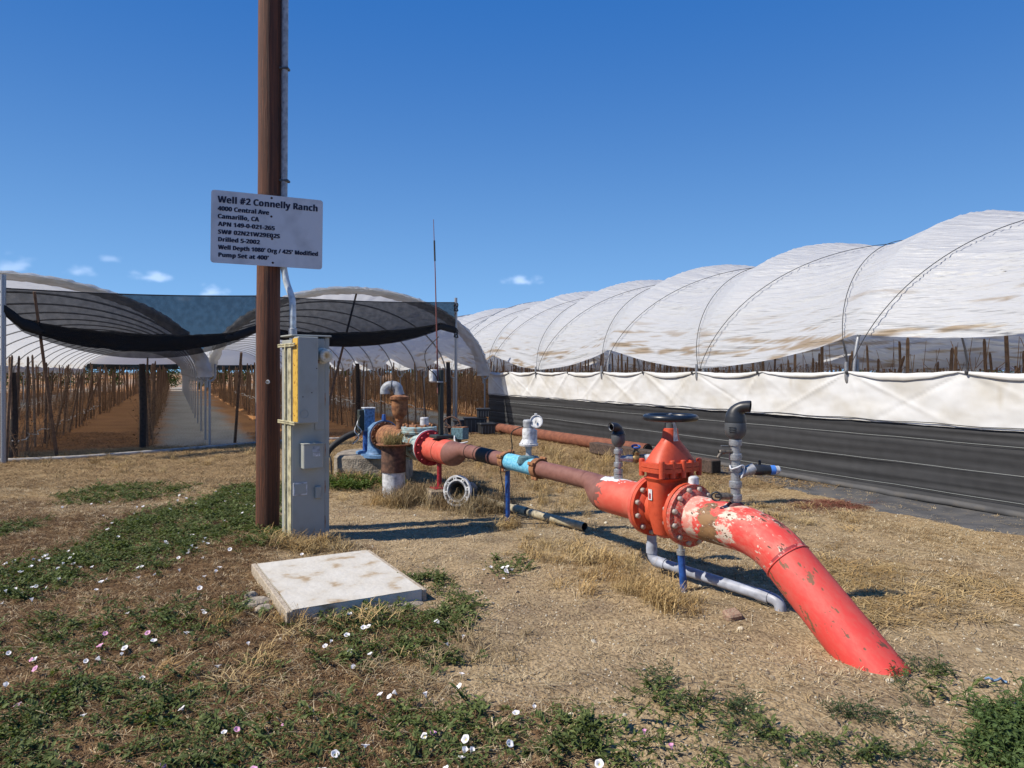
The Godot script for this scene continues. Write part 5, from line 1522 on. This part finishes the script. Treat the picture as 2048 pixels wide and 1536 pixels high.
	part("vent_cap", Shape.new().tube(smooth([Vector3(0, 0.44, 0), Vector3(0.0, 0.47, 0.0), Vector3(-0.008, 0.505, 0.01), Vector3(-0.04, 0.525, 0.035), Vector3(-0.075, 0.525, 0.055)], 5), [0.064, 0.064, 0.064, 0.063, 0.061, 0.058, 0.055, 0.052, 0.049, 0.047, 0.045, 0.044, 0.043, 0.043, 0.043, 0.043, 0.043, 0.043, 0.043, 0.043, 0.043], 24, false), M.black_plastic, v)
	part("outlet_lining", Shape.new().tube([Vector3(-0.066, 0.525, 0.05), Vector3(-0.0765, 0.525, 0.056)], 0.036, 20, false), M.white_pvc, v)

	var f := thing("flow_meter", "white flow meter with its round lid flipped open", "flow meter", along(2.47, 0.17), 0.0)
	part("saddle", Shape.new().loft([[-0.06, 0.13, 0.07, 2.2], [0.0, 0.11, 0.08, 2.4], [0.012, 0.10, 0.075, 2.4], [0.02, 0.05, 0.05, 2]], 24), M.teal_paint, f)
	fitting([[0.045, 0.0], [0.03, 0.03], [0.03, 0.08], [0.045, 0.12]], M.grey_pvc, f, "neck")
	fitting([[0.03, 0.12], [0.10, 0.125], [0.104, 0.145], [0.09, 0.15], [0.09, 0.16], [0.072, 0.19], [0.068, 0.20], [0.068, 0.30], [0.062, 0.31]], M.white, f, "body", Vector3.ZERO, Basis.IDENTITY, 32)
	fitting([[0.060, 0.30], [0.062, 0.385], [0.05, 0.40], [0.0, 0.40]], M.grey_pvc, f, "register", Vector3.ZERO, Basis.IDENTITY, 28)
	for k in 6:
		part("screw", bolt_mesh(0.006, 0.012), M.dark_grey, f, Vector3(0.088 * cos(k * 1.05 + 0.3), 0.147, 0.088 * sin(k * 1.05 + 0.3)))
	part("side_tube", Shape.new().lathe([[0.02, 0.15], [0.02, 0.29], [0.0, 0.30]], Transform3D(Basis.IDENTITY, Vector3(0.07, 0.0, 0.02)), 12), M.white, f)
	var lid := part("lid", Shape.new().lathe([[0.0, 0.0], [0.066, 0.0], [0.07, 0.006], [0.07, 0.016], [0.062, 0.018], [0.06, 0.008], [0.0, 0.008]], Transform3D(Basis(Vector3.RIGHT, PI / 2 - 0.12) * Basis(Vector3.BACK, 0.25), Vector3(0.082, 0.385, 0.05)), 30), M.white, f)
	part("lid_clip", Shape.new().box(Vector3(0.012, 0.03, 0.012), Vector3(0.07, 0.383, 0.072), 0.003), M.white_pvc, lid)
	part("lid_hinge", Shape.new().box(Vector3(0.03, 0.02, 0.02), Vector3(0.075, 0.46, 0.045), 0.004), M.white, lid)
	var cord := [along(2.47, 0.5) + Vector3(-0.06, 0.0, 0.02), along(2.35, 0.42) + Vector3(-0.12, 0, 0), along(2.12, 0.2), along(2.05, 0.02, 0.1), along(2.03, -0.3, 0.045), along(2.03, -0.62, 0.05)]
	single("meter_cable", Shape.new().tube(smooth(cord, 6), 0.006, 6), M.rubber, "thin dark cable from the flow meter down the blue post", "cable")

# ---------------------------------------------------------------- pipes and other things lying about
func make_yard_pipes() -> void:
	# drain pipe under the valve
	var a := along(4.42, -0.2) + Vector3(-0.02, 0, 0)
	var low := Vector3(1.20, 0.09, -6.10)
	var end := Vector3(1.90, 0.055, -5.16)
	a = Vector3(low.x, a.y, low.z)
	var o := thing("drain_pipe", "grey plastic drain pipe running along the ground below the gate valve", "pipe")
	var path := [a, Vector3(low.x, 0.17, low.z)]
	var dir := (end - low).normalized()
	path += smooth([Vector3(low.x, 0.16, low.z), Vector3(low.x, 0.115, low.z) + dir * 0.015, low + dir * 0.06 + Vector3(0, -0.01, 0), low + dir * 0.12], 5).slice(1)
	path += [end - dir * 0.1]
	path += smooth([end - dir * 0.08, end, end + dir * 0.05 - Vector3(0, 0.03, 0), end + dir * 0.06 - Vector3(0, 0.12, 0)], 5)
	part("tube", Shape.new().tube(path, 0.041, 18), M.drain, o)
	for e in [[low + dir * 0.16, low + dir * 0.04 + Vector3(0, 0.0, 0)], [end - dir * 0.13, end - dir * 0.03]]:
		part("socket", Shape.new().tube([e[0], e[1]], 0.047, 18, false), M.drain, o)
	part("socket", Shape.new().tube([Vector3(low.x, 0.15, low.z), Vector3(low.x, 0.24, low.z)], 0.047, 18, false), M.drain, o)
	# white flanged plastic end
	var f := thing("pipe_flange", "round white plastic pipe flange with slotted holes lying before the brush", "flange", Vector3(-0.70, 0.19, -9.06), -0.45)
	f.rotation.x = -0.12
	part("hub", Shape.new().lathe([[0.108, -0.35], [0.108, 0.0], [0.138, 0.005], [0.138, -0.02]], Transform3D(Basis(Vector3.RIGHT, PI / 2), Vector3.ZERO), 36), M.dark_grey, f)
	part("outer_ring", Shape.new().lathe([[0.172, -0.03], [0.198, -0.03], [0.20, -0.02], [0.20, 0.012], [0.195, 0.018], [0.176, 0.018], [0.172, 0.01], [0.172, -0.03]], Transform3D(Basis(Vector3.RIGHT, PI / 2), Vector3.ZERO), 48), M.white_pvc, f)
	part("inner_ring", Shape.new().lathe([[0.125, -0.03], [0.125, 0.014], [0.129, 0.018], [0.144, 0.018], [0.146, 0.012], [0.146, -0.03]], Transform3D(Basis(Vector3.RIGHT, PI / 2), Vector3.ZERO), 48), M.white_pvc, f)
	part("back_web", Shape.new().lathe([[0.13, -0.02], [0.19, -0.02]], Transform3D(Basis(Vector3.RIGHT, PI / 2), Vector3.ZERO), 40), M.rubber, f)
	for k in 8:
		var an := TAU * (k + 0.3) / 8.0
		part("rib", Shape.new().box(Vector3(0.06, 0.05, 0.034), Vector3(0.158 * cos(an), 0.158 * sin(an), 0.0), 0.006, Basis(Vector3.BACK, an)), M.white_pvc, f)
		part("hole_shade", Shape.new().lathe([[0.010, -0.02], [0.010, 0.02], [0.0, 0.0205]], Transform3D(Basis(Vector3.RIGHT, PI / 2), Vector3(0.158 * cos(an), 0.158 * sin(an), -0.001)), 12), M.rubber, f)  # closed dark plug, the shade of a bolt hole put in as colour
	# tan pipe on the ground
	o = thing("tan_pipe", "tan plastic pipe lying on the straw under the pipeline", "pipe")
	var p0 := Vector3(-0.55, 0.075, -9.3)
	var p1 := Vector3(0.78, 0.045, -7.62)
	part("tube", Shape.new().tube([p0, p0.lerp(p1, 0.5) + Vector3(0, -0.004, 0), p1], 0.045, 16, false), M.tan_pvc, o)
	part("bore_shade", Shape.new().tube([p1 - (p1 - p0) * 0.2, p1], 0.038, 14, false), M.rubber, o)  # dark lining colours in the shade inside the open end
	part("dark_band", Shape.new().tube([p0.lerp(p1, 0.545), p0.lerp(p1, 0.565)], 0.047, 16, false), M.rubber, o)
	part("socket", Shape.new().tube([p0.lerp(p1, 0.44), p0.lerp(p1, 0.55)], 0.05, 16, false), M.tan_pvc, o)
	# rusty pipe and timber at the fence
	o = thing("rusty_pipe", "long orange rusty pipe lying along the black fence cloth", "pipe")
	part("tube", Shape.new().tube([Vector3(-0.42, 0.12, -20.3), Vector3(1.2, 0.115, -17.2), Vector3(2.75, 0.12, -14.4)], 0.135, 22), M.orange_pipe, o)
	part("bore_shade", Shape.new().tube([Vector3(2.71, 0.12, -14.47), Vector3(2.757, 0.12, -14.387)], 0.11, 18), M.rubber, o)  # closed dark disc drawn for the shade in the open pipe end
	var t0 := Vector3(1.72, 0.12, -15.0)
	var t1 := Vector3(3.42, 0.12, -11.9)
	var tm := thing("timber_beam", "dark square timber beam lying beside the rusty pipe", "beam", (t0 + t1) / 2, atan2(-(t1 - t0).z, (t1 - t0).x))
	part("beam", Shape.new().box(Vector3((t1 - t0).length(), 0.22, 0.22), Vector3.ZERO, 0.012), M.beam, tm)
	part("dark_end", Shape.new().box(Vector3(0.02, 0.2, 0.2), Vector3((t1 - t0).length() / 2 + 0.002, 0, 0), 0.01), M.rubber, tm)
	# black crates by the fence corner
	var words := ["black plastic crate on the ground beside the corner net post", "black plastic crate on the ground against the fence corner", "black plastic crate on top of the crate stack", "small black crate leaning on the fence cloth"]
	var spots := [[Vector3(-1.05, 0.02, -20.2), Vector3(0.62, 0.42, 0.4), 0.15], [Vector3(-0.70, 0.02, -19.6), Vector3(0.42, 0.30, 0.36), 0.3], [Vector3(-0.82, 0.44, -20.2), Vector3(0.36, 0.26, 0.34), 0.1], [Vector3(-1.45, 0.02, -20.4), Vector3(0.40, 0.34, 0.36), -0.1]]
	for k in 4:
		var e: Array = spots[k]
		var c := thing("black_crate", words[k], "crate", e[0], e[2], "black crates at the fence corner")
		var s: Vector3 = e[1]
		part("tub", Shape.new().box(Vector3(s.x, s.y - 0.04, s.z), Vector3(0, (s.y - 0.04) / 2, 0), 0.02), M.black_plastic, c)
		part("rim", Shape.new().box(Vector3(s.x + 0.04, 0.05, s.z + 0.04), Vector3(0, s.y - 0.04, 0), 0.012), M.black_plastic, c)
		for q in 5:
			part("rib", Shape.new().box(Vector3(0.02, s.y - 0.08, 0.014), Vector3(-s.x / 2 + s.x * (q + 0.5) / 5.0, (s.y - 0.08) / 2, s.z / 2 + 0.006), 0.004), M.dark_grey, c)
	single("broken_brick", Shape.new().box(Vector3(0.11, 0.07, 0.10), Vector3(0, 0.025, 0), 0.012, Basis.from_euler(Vector3(0.25, 0.3, 0.12))), M.brick, "broken red brick half sunk in the bare soil", "brick", Vector3(1.545, -0.032, -4.98))
	var tw := []
	for k in 26:
		var f2 := k / 25.0
		var x := 1.25 + 0.62 * f2 + 0.02 * sin(k * 1.1)
		var d := 4.45 - 0.48 * f2 + 0.05 * sin(k * 0.9) * f2
		tw.append(Vector3(x, gh(x, d) + 0.006 + 0.004 * sin(k * 2.3), -d))
	single("loose_twine", Shape.new().tube(smooth(tw, 3), 0.0017, 5), M.grey_wood, "loose pale twine curling over the bare soil", "twine")
	var bs := []
	for k in 10:
		bs.append(Vector3(2.66 + 0.012 * k, 0.02 + 0.012 * sin(k * 1.3) + gh(2.7, 4.0), -3.98 - 0.012 * cos(k * 1.7)))
	single("blue_scrap", Shape.new().tube(bs, 0.007, 5), M.pale_blue, "tiny scrap of blue plastic on the soil", "scrap")

# ---------------------------------------------------------------- weeds, straw, flowers, stones
func leaf(sh: Shape, at: Vector3, dir: Vector3, up: Vector3, l: float, w: float) -> void:
	var side := dir.cross(up).normalized()
	var mid := at + dir * l * 0.55 + up * l * 0.06
	var tip := at + dir * l - up * l * 0.10
	var a := at + dir * l * 0.18 + side * w * 0.5 + up * w * 0.22
	var b := at + dir * l * 0.18 - side * w * 0.5 + up * w * 0.22
	var c := mid + side * w * 0.36 + up * w * 0.16
	var d := mid - side * w * 0.36 + up * w * 0.16
	sh.poly([at, a, c, mid], up)
	sh.poly([at, mid, d, b], up)
	sh.poly([mid, c, tip], up)
	sh.poly([mid, tip, d], up)

func sprig(seed_: int, leaves: int, spread: float, tall: float, size: float) -> ArrayMesh:
	var r := RandomNumberGenerator.new()
	r.seed = seed_
	var sh := Shape.new()
	for s in 3:
		var an := r.randf() * TAU
		var out := Vector3(cos(an), 0, sin(an))
		var pts := [Vector3.ZERO, out * spread * 0.5 + Vector3(0, tall * r.randf_range(0.4, 0.9), 0), out * spread + Vector3(0, tall * r.randf_range(0.2, 1.0), 0)]
		sh.tint = Color(0.75, 0.75, 0.6)
		sh.tube(pts, 0.0016, 3, false)
		for k in leaves:
			var f := (k + 0.6) / leaves
			var q: Vector3 = pts[0].lerp(pts[1], f * 2.0) if f < 0.5 else pts[1].lerp(pts[2], f * 2.0 - 1.0)
			var la := an + r.randf_range(-1.6, 1.6)
			var up := Vector3(r.randf_range(-0.5, 0.5), 1, r.randf_range(-0.5, 0.5)).normalized()
			var dir := Vector3(cos(la), r.randf_range(-0.1, 0.6), sin(la)).normalized()
			sh.tint = Color(1, 1, 1) * r.randf_range(0.7, 1.25)
			leaf(sh, q, dir, up, size * r.randf_range(0.7, 1.25), size * r.randf_range(0.28, 0.5))
	return sh.mesh()

func straw_bit(seed_: int, blades: int, spread: float, tall: float, width: float) -> ArrayMesh:
	var r := RandomNumberGenerator.new()
	r.seed = seed_
	var sh := Shape.new()
	for k in blades:
		var an := r.randf() * TAU
		var out := Vector3(cos(an), 0, sin(an))
		var side := Vector3(-sin(an), 0, cos(an)) * width * r.randf_range(0.6, 1.2)
		var base := Vector3(r.randf_range(-0.5, 0.5), 0, r.randf_range(-0.5, 0.5)) * spread
		var l := spread * r.randf_range(0.5, 1.2)
		var h := tall * r.randf_range(0.2, 1.0)
		var p1 := base + out * l * 0.5 + Vector3(0, h, 0) + side * r.randf_range(-4, 4)
		var p2 := base + out * l + Vector3(0, h * r.randf_range(0.0, 1.1), 0) + side * r.randf_range(-8, 8)
		sh.tint = Color(1, 1, 1) * r.randf_range(0.65, 1.3)
		var lift := Vector3(0, width * 0.5, 0)
		sh.poly([base - side, base + side, p1 + side + lift, p1 - side + lift], Vector3.UP)
		sh.poly([p1 - side + lift, p1 + side + lift, p2], Vector3.UP)
	return sh.mesh()

func tuft(seed_: int, blades: int, tall: float, spread: float) -> ArrayMesh:
	var r := RandomNumberGenerator.new()
	r.seed = seed_
	var sh := Shape.new()
	for k in blades:
		var an := r.randf() * TAU
		var out := Vector3(cos(an), 0, sin(an))
		var base := Vector3(r.randfn(), 0, r.randfn()) * spread * 0.22
		var h := tall * r.randf_range(0.35, 1.0)
		var l := spread * r.randf_range(0.2, 1.0)
		var w := r.randf_range(0.0012, 0.0028)
		var side := Vector3(-sin(an), 0, cos(an)) * w
		var p1 := base + out * l * 0.25 + Vector3(0, h * 0.6, 0)
		var p2 := base + out * l * 0.65 + Vector3(0, h * r.randf_range(0.75, 1.0), 0)
		var p3 := base + out * l + Vector3(0, h * r.randf_range(0.5, 1.05), 0)
		sh.tint = Color(1, 1, 1) * r.randf_range(0.55, 1.3)
		sh.poly([base - side, base + side, p1 + side, p1 - side], Vector3.UP)
		sh.poly([p1 - side, p1 + side, p2 + side * 0.8, p2 - side * 0.8], Vector3.UP)
		sh.poly([p2 - side * 0.8, p2 + side * 0.8, p3], Vector3.UP)
	return sh.mesh()

func on_ground(x: float, d: float, lift := 0.0) -> Vector3:
	return Vector3(x, gh(x, d) + lift, -d)

func blocked(x: float, d: float) -> bool:   # inside the pad or the cabinet
	var q := Basis(Vector3.UP, -0.513) * (Vector3(x, 0, -d) - Vector3(-1.42, 0, -5.68))
	if absf(q.x) < 0.52 and absf(q.z) < 0.71:
		return true
	q = Basis(Vector3.UP, -0.63) * (Vector3(x, 0, -d) - Vector3(-2.20, 0, -7.09))
	if q.x > -0.02 and q.x < 0.42 and q.z < 0.02 and q.z > -0.32:
		return true
	return Vector2(x + 2.6, d - 7.62).length() < 0.13

func make_plants() -> void:
	var r := RandomNumberGenerator.new()
	r.seed = 77
	# green bindweed mats
	var sprigs := [sprig(1, 4, 0.085, 0.035, 0.034), sprig(2, 5, 0.10, 0.05, 0.030), sprig(3, 4, 0.07, 0.06, 0.038)]
	var places := [[], [], []]
	var tints := [[], [], []]
	for k in 90000:
		var d := sqrt(r.randf_range(2.55 * 2.55, 10.8 * 10.8))
		var x := r.randf_range(-0.76, 0.76) * d
		var g := green_at(x, d)
		if r.randf() < g * 0.5 and not blocked(x, d):
			var i := r.randi() % 3
			var s := r.randf_range(0.45, 1.45)
			places[i].append(Transform3D(Basis.from_euler(Vector3(r.randf_range(-0.25, 0.25), r.randf() * TAU, r.randf_range(-0.25, 0.25))).scaled(Vector3.ONE * s), on_ground(x, d, 0.004)))
			tints[i].append(Color(0.085, 0.12, 0.030).lerp(Color(0.16, 0.195, 0.062), r.randf()) * r.randf_range(0.75, 1.2))
	for i in 3:
		stuff("bindweed", sprigs[i], M.leaf, places[i], tints[i], "green bindweed leaves matted over the ground", "weeds")
	# the lush clump in the near corner and the runners it sends out, the bright weeds by the plinth
	var big := sprig(9, 6, 0.14, 0.12, 0.036)
	var pl := []
	var ti := []
	for k in 480:
		var x := 2.46 + 0.26 * r.randfn()
		var d := 3.28 + 0.25 * r.randfn()
		if x > 1.80 + 1.15 * (d - 3.05) + 0.2 * patch.get_noise_1d(d * 9.0):
			pl.append(Transform3D(Basis(Vector3.UP, r.randf() * TAU).scaled(Vector3.ONE * r.randf_range(0.6, 1.1)), on_ground(x, d)))
			ti.append(Color(0.075, 0.125, 0.035).lerp(Color(0.13, 0.19, 0.06), r.randf()))
	for line in [[Vector2(2.15, 3.7), Vector2(2.25, 4.15), Vector2(2.5, 4.1)], [Vector2(2.05, 3.35), Vector2(1.75, 3.5), Vector2(1.6, 3.62)], [Vector2(1.9, 3.12), Vector2(1.4, 3.18), Vector2(0.9, 3.3)], [Vector2(1.2, 3.2), Vector2(1.15, 3.6), Vector2(1.22, 3.75)], [Vector2(0.85, 3.4), Vector2(0.78, 3.8), Vector2(0.88, 4.05)]]:
		for k in 34:
			var f := r.randf()
			var q: Vector2 = line[0].lerp(line[1], f * 2) if f < 0.5 else line[1].lerp(line[2], f * 2 - 1)
			q += Vector2(r.randfn(), r.randfn()) * 0.05
			pl.append(Transform3D(Basis(Vector3.UP, r.randf() * TAU).scaled(Vector3.ONE * r.randf_range(0.35, 0.7)), on_ground(q.x, q.y)))
			ti.append(Color(0.06, 0.09, 0.035).lerp(Color(0.10, 0.14, 0.06), r.randf()))
	for k in 150:
		var x := -2.42 + 0.20 * r.randfn()
		var d := 10.72 + 0.16 * r.randfn()
		pl.append(Transform3D(Basis(Vector3.UP, r.randf() * TAU).scaled(Vector3.ONE * r.randf_range(0.7, 1.9)), on_ground(x, d)))
		ti.append(Color(0.10, 0.17, 0.035).lerp(Color(0.15, 0.21, 0.05), r.randf()))
	stuff("leafy_weeds", big, M.leaf, pl, ti, "taller leafy green weeds in clumps", "weeds")
	# trailing stems of the bindweed
	var runner := Shape.new()
	runner.tint = Color(1, 1, 1)
	runner.tube(smooth([Vector3(0, 0.004, 0), Vector3(0.09, 0.016, 0.03), Vector3(0.17, 0.01, -0.02), Vector3(0.27, 0.02, 0.03), Vector3(0.36, 0.006, 0.01)], 4), 0.0016, 4, false)
	pl = []
	ti = []
	for k in 5000:
		var d := sqrt(r.randf_range(2.6 * 2.6, 8.0 * 8.0))
		var x := r.randf_range(-0.76, 0.76) * d
		if r.randf() < 0.35 * green_at(x, d) and not blocked(x, d):
			pl.append(Transform3D(Basis(Vector3.UP, r.randf() * TAU).scaled(Vector3(r.randf_range(0.5, 1.4), 1, r.randf_range(-1.6, 1.6))), on_ground(x, d, 0.012)))
			ti.append(Color(0.16, 0.15, 0.06).lerp(Color(0.30, 0.20, 0.10), r.randf()))
	stuff("weed_runners", runner.mesh(), M.plant, pl, ti, "thin trailing bindweed stems over the ground", "weeds")
	# straw and dead brown litter
	var bits := [straw_bit(1, 7, 0.06, 0.012, 0.0016), straw_bit(2, 6, 0.09, 0.016, 0.0017), straw_bit(3, 8, 0.045, 0.020, 0.0019)]
	places = [[], [], []]
	tints = [[], [], []]
	for k in 120000:
		var d := sqrt(r.randf_range(2.55 * 2.55, 11.5 * 11.5))
		var x := r.randf_range(-0.76, 0.76) * d
		var li := litter_at(x, d)
		var st := straw_at(x, d)
		var gr := minf(green_at(x, d), 1.0)
		var bare := 0.045 + 0.13 * clampf(patch.get_noise_2d(x * 2.5 + 80, d * 2.5) * 2.0, 0, 1)
		if fb(x, d) > 7.5 + 0.4 * patch.get_noise_1d(fa(x, d) * 2.0):
			st *= 0.2
		if r.randf() < maxf(bare, maxf(li * 0.85, st * 0.42)) and not blocked(x, d):
			var i := r.randi() % 3
			places[i].append(Transform3D(Basis.from_euler(Vector3(r.randf_range(-0.2, 0.2), r.randf() * TAU, r.randf_range(-0.2, 0.2))).scaled(Vector3.ONE * r.randf_range(0.6, 1.35)), on_ground(x, d, 0.003)))
			var c := Color(0.40, 0.28, 0.14).lerp(Color(0.60, 0.49, 0.31), r.randf())
			if r.randf() < li * 0.8:
				c = Color(0.125, 0.066, 0.03).lerp(Color(0.36, 0.235, 0.115), pow(r.randf(), 2.2))
			elif r.randf() < st * 0.4:
				c = Color(0.28, 0.18, 0.08)
			tints[i].append(c * r.randf_range(0.8, 1.15))
	for i in 3:
		stuff("straw_litter", bits[i], M.plant, places[i], tints[i], "dry straw and dead weed litter strewn over the soil", "straw")
	# coarser straw further out
	pl = []
	ti = []
	for k in 26000:
		var d := sqrt(r.randf_range(10.5 * 10.5, 21.0 * 21.0))
		var x := r.randf_range(-0.76, 0.5) * d
		var a := fa(x, d)
		var b := fb(x, d)
		if b < 9.0 and (a < 18.3 or r.randf() < 0.5):
			if a > 18.3 and absf(b - 0.75) < 1.2:
				continue
			pl.append(Transform3D(Basis(Vector3.UP, r.randf() * TAU).scaled(Vector3.ONE * r.randf_range(1.3, 3.0)), on_ground(x, d, 0.004)))
			var c := Color(0.42, 0.30, 0.15).lerp(Color(0.26, 0.16, 0.075), r.randf())
			if a > 18.3:
				c = Color(0.30, 0.15, 0.06).lerp(Color(0.20, 0.10, 0.05), r.randf())
			ti.append(c * r.randf_range(0.75, 1.2))
	stuff("field_straw", bits[1], M.plant, pl, ti, "flattened dry straw between the yard and the tunnels", "straw")
	# standing dry tufts
	var tufts := [tuft(1, 40, 0.15, 0.2), tuft(2, 60, 0.28, 0.26), tuft(3, 36, 0.09, 0.22)]
	places = [[], [], []]
	tints = [[], [], []]
	var areas := [[0.80, 6.2, 0.36, 0.5, 26, 0], [1.05, 5.55, 0.16, 0.2, 22, 0], [1.2, 5.2, 0.16, 0.14, 18, 0], [0.4, 6.8, 0.3, 0.4, 22, 2], [2.9, 6.0, 0.55, 0.55, 60, 2], [2.6, 5.2, 0.3, 0.3, 30, 2], [3.6, 5.5, 0.5, 0.5, 30, 2], [1.3, 9.5, 1.2, 1.6, 90, 0], [2.8, 8.6, 0.8, 0.6, 50, 0], [0.6, 12.5, 1.6, 2.0, 90, 1], [-3.2, 12.5, 0.8, 0.6, 30, 1],
		[-0.7, 9.55, 0.32, 0.35, 110, 1], [-1.25, 9.5, 0.3, 0.25, 60, 1], [-0.3, 8.9, 0.3, 0.35, 46, 1], [-1.65, 9.3, 0.3, 0.18, 30, 0], [-0.05, 7.85, 0.15, 0.15, 14, 0], [-2.1, 7.0, 0.28, 0.14, 26, 0], [-1.9, 6.85, 0.3, 0.12, 22, 2], [-0.3, 4.2, 0.3, 0.3, 14, 2], [-1.3, 4.3, 0.7, 0.4, 14, 2], [-7.3, 13.5, 1.6, 1.0, 40, 0], [-5.5, 15.5, 1.2, 0.8, 30, 0], [-2.3, 10.9, 0.5, 0.25, 30, 1], [4.1, 9.1, 0.4, 0.3, 40, 2], [-1.35, 4.85, 0.45, 0.12, 14, 0]]
	for e in areas:
		for k in e[4]:
			var x: float = e[0] + e[2] * r.randfn() * 0.7
			var d: float = e[1] + e[3] * r.randfn() * 0.7
			if blocked(x, d):
				continue
			var i: int = e[5] if r.randf() < 0.85 else 2
			places[i].append(Transform3D(Basis.from_euler(Vector3(r.randf_range(-0.3, 0.3), r.randf() * TAU, r.randf_range(-0.3, 0.3))).scaled(Vector3.ONE * r.randf_range(0.55, 1.15)), on_ground(x, d, -0.004)))
			var c := Color(0.38, 0.24, 0.09).lerp(Color(0.54, 0.40, 0.19), r.randf())
			if e[0] > 2.0:
				places[i][-1].basis = places[i][-1].basis.scaled(Vector3(1.5, 0.5, 1.5))
			if e[0] == 4.1:
				c = Color(0.20, 0.075, 0.045)
			elif e[0] == -0.7 or e[0] == -1.25 or e[0] == -0.3:
				c = Color(0.22, 0.15, 0.075).lerp(Color(0.40, 0.31, 0.17), r.randf())
			tints[i].append(c * r.randf_range(0.75, 1.15))
	for k in 9:   # rooted in the standpipe
		var an := r.randf() * TAU
		places[1].append(Transform3D(Basis.from_euler(Vector3(0.2 * cos(an), an, 0.2)).scaled(Vector3.ONE * r.randf_range(0.6, 1.1)), Vector3(-1.62 + 0.09 * cos(an), 0.69, -9.72 + 0.09 * sin(an))))
		tints[1].append(Color(0.26, 0.21, 0.08))
	for i in 3:
		stuff("dry_grass", tufts[i], M.plant, places[i], tints[i], "dry yellow grass tufts standing round the pipeline", "grass")
	# long bleached stems lying in the open
	pl = []
	ti = []
	var stem := straw_bit(8, 1, 0.34, 0.02, 0.0016)
	for k in 1500:
		var d := sqrt(r.randf_range(2.7 * 2.7, 9.0 * 9.0))
		var x := r.randf_range(-0.75, 0.75) * d
		if not blocked(x, d):
			pl.append(Transform3D(Basis(Vector3.UP, r.randf() * TAU).scaled(Vector3.ONE * r.randf_range(0.4, 1.2)), on_ground(x, d, 0.008)))
			ti.append(Color(0.52, 0.43, 0.27) * r.randf_range(0.7, 1.15))
	stuff("bleached_stems", stem, M.plant, pl, ti, "single bleached stems lying on the ground", "straw")
	# small stones and clods
	pl = []
	ti = []
	var stone := Shape.new().loft([[-0.4, 0.5, 0.42, 2.2], [0.0, 1.0, 0.8, 2.4], [0.35, 0.75, 0.62, 2.2], [0.55, 0.25, 0.2, 2]], 7).mesh()
	for k in 24000:
		var d := sqrt(r.randf_range(2.6 * 2.6, 9.5 * 9.5))
		var x := r.randf_range(-0.75, 0.76) * d
		if r.randf() < (1.0 - 0.9 * litter_at(x, d)) * (1.0 - minf(1.0, green_at(x, d))) and not blocked(x, d):
			var s := 0.003 + 0.007 * pow(r.randf(), 3.0)
			if r.randf() < 0.012:
				s = r.randf_range(0.012, 0.026)
			pl.append(Transform3D(Basis.from_euler(Vector3(r.randf(), r.randf() * TAU, r.randf())).scaled(Vector3.ONE * s), on_ground(x, d, 0.001)))
			ti.append((Color(0.52, 0.47, 0.36) if r.randf() < 0.5 else Color(0.30, 0.235, 0.15)) * r.randf_range(0.8, 1.2))
	stuff("pebbles", stone, M.stone, pl, ti, "small pale pebbles and clods scattered on the bare soil", "pebbles")
	make_flowers(r)

func make_flowers(r: RandomNumberGenerator) -> void:
	var p := PackedVector3Array()
	var n := 21
	for e in [[0.004, -0.012], [0.008, -0.004], [0.013, 0.002], [0.019, 0.005], [0.0225, 0.004]]:
		for k in n:
			var an := TAU * k / (n - 1.0)
			var lobe: float = 1.0 + 0.05 * cos(an * 5.0) * e[0] / 0.0225
			p.append(Vector3(e[0] * lobe * cos(an), e[1] + 0.0012 * cos(an * 5.0) * e[0] / 0.0225, e[0] * lobe * sin(an)))
	var corolla := Shape.new().grid(p, 5, n, true).mesh()
	var throat := Shape.new().lathe([[0.0, -0.010], [0.004, -0.0095], [0.006, -0.006]], Transform3D.IDENTITY, 10).mesh()
	var stem := Shape.new().tube([Vector3(0, -0.07, 0.008), Vector3(0, -0.04, 0.002), Vector3(0, -0.011, 0)], [0.0014, 0.0016, 0.0035], 5).mesh()
	p = PackedVector3Array()
	for e in [[0.003, -0.016], [0.006, -0.004], [0.010, 0.006], [0.014, 0.013], [0.015, 0.016]]:   # a half closed bloom
		for k in n:
			var an := TAU * k / (n - 1.0)
			var lobe: float = 1.0 + 0.09 * cos(an * 5.0) * e[0] / 0.015
			p.append(Vector3(e[0] * lobe * cos(an), e[1], e[0] * lobe * sin(an)))
	var half_open := Shape.new().grid(p, 5, n, true).mesh()
	for f in FLOWERS:
		var x: float = f[0]
		var d: float = f[1]
		var pink: bool = f[2] == 1
		var where := "in the green patch beside the wooden pole" if d > 5.6 and x < -1.5 else "in the small green tuft on bare soil" if d > 5.6 else "among the green and brown weeds before the pad"
		var o := thing("bindweed_flower", ("pale pink" if pink else "white") + " bindweed flower " + where, "flower", on_ground(x, d, r.randf_range(0.035, 0.06)), 0.0, "bindweed flowers in the weeds")
		o.basis = Basis.from_euler(Vector3(r.randf_range(-0.3, 0.8), r.randf_range(-1.2, 1.2), r.randf_range(-0.2, 0.6))).scaled(Vector3.ONE * r.randf_range(0.6, 0.92))
		part("corolla", corolla if r.randf() < 0.8 else half_open, M.petal_pink if pink else M.petal, o)
		part("throat", throat, M.throat, o)
		part("stem", stem, M.stem, o)
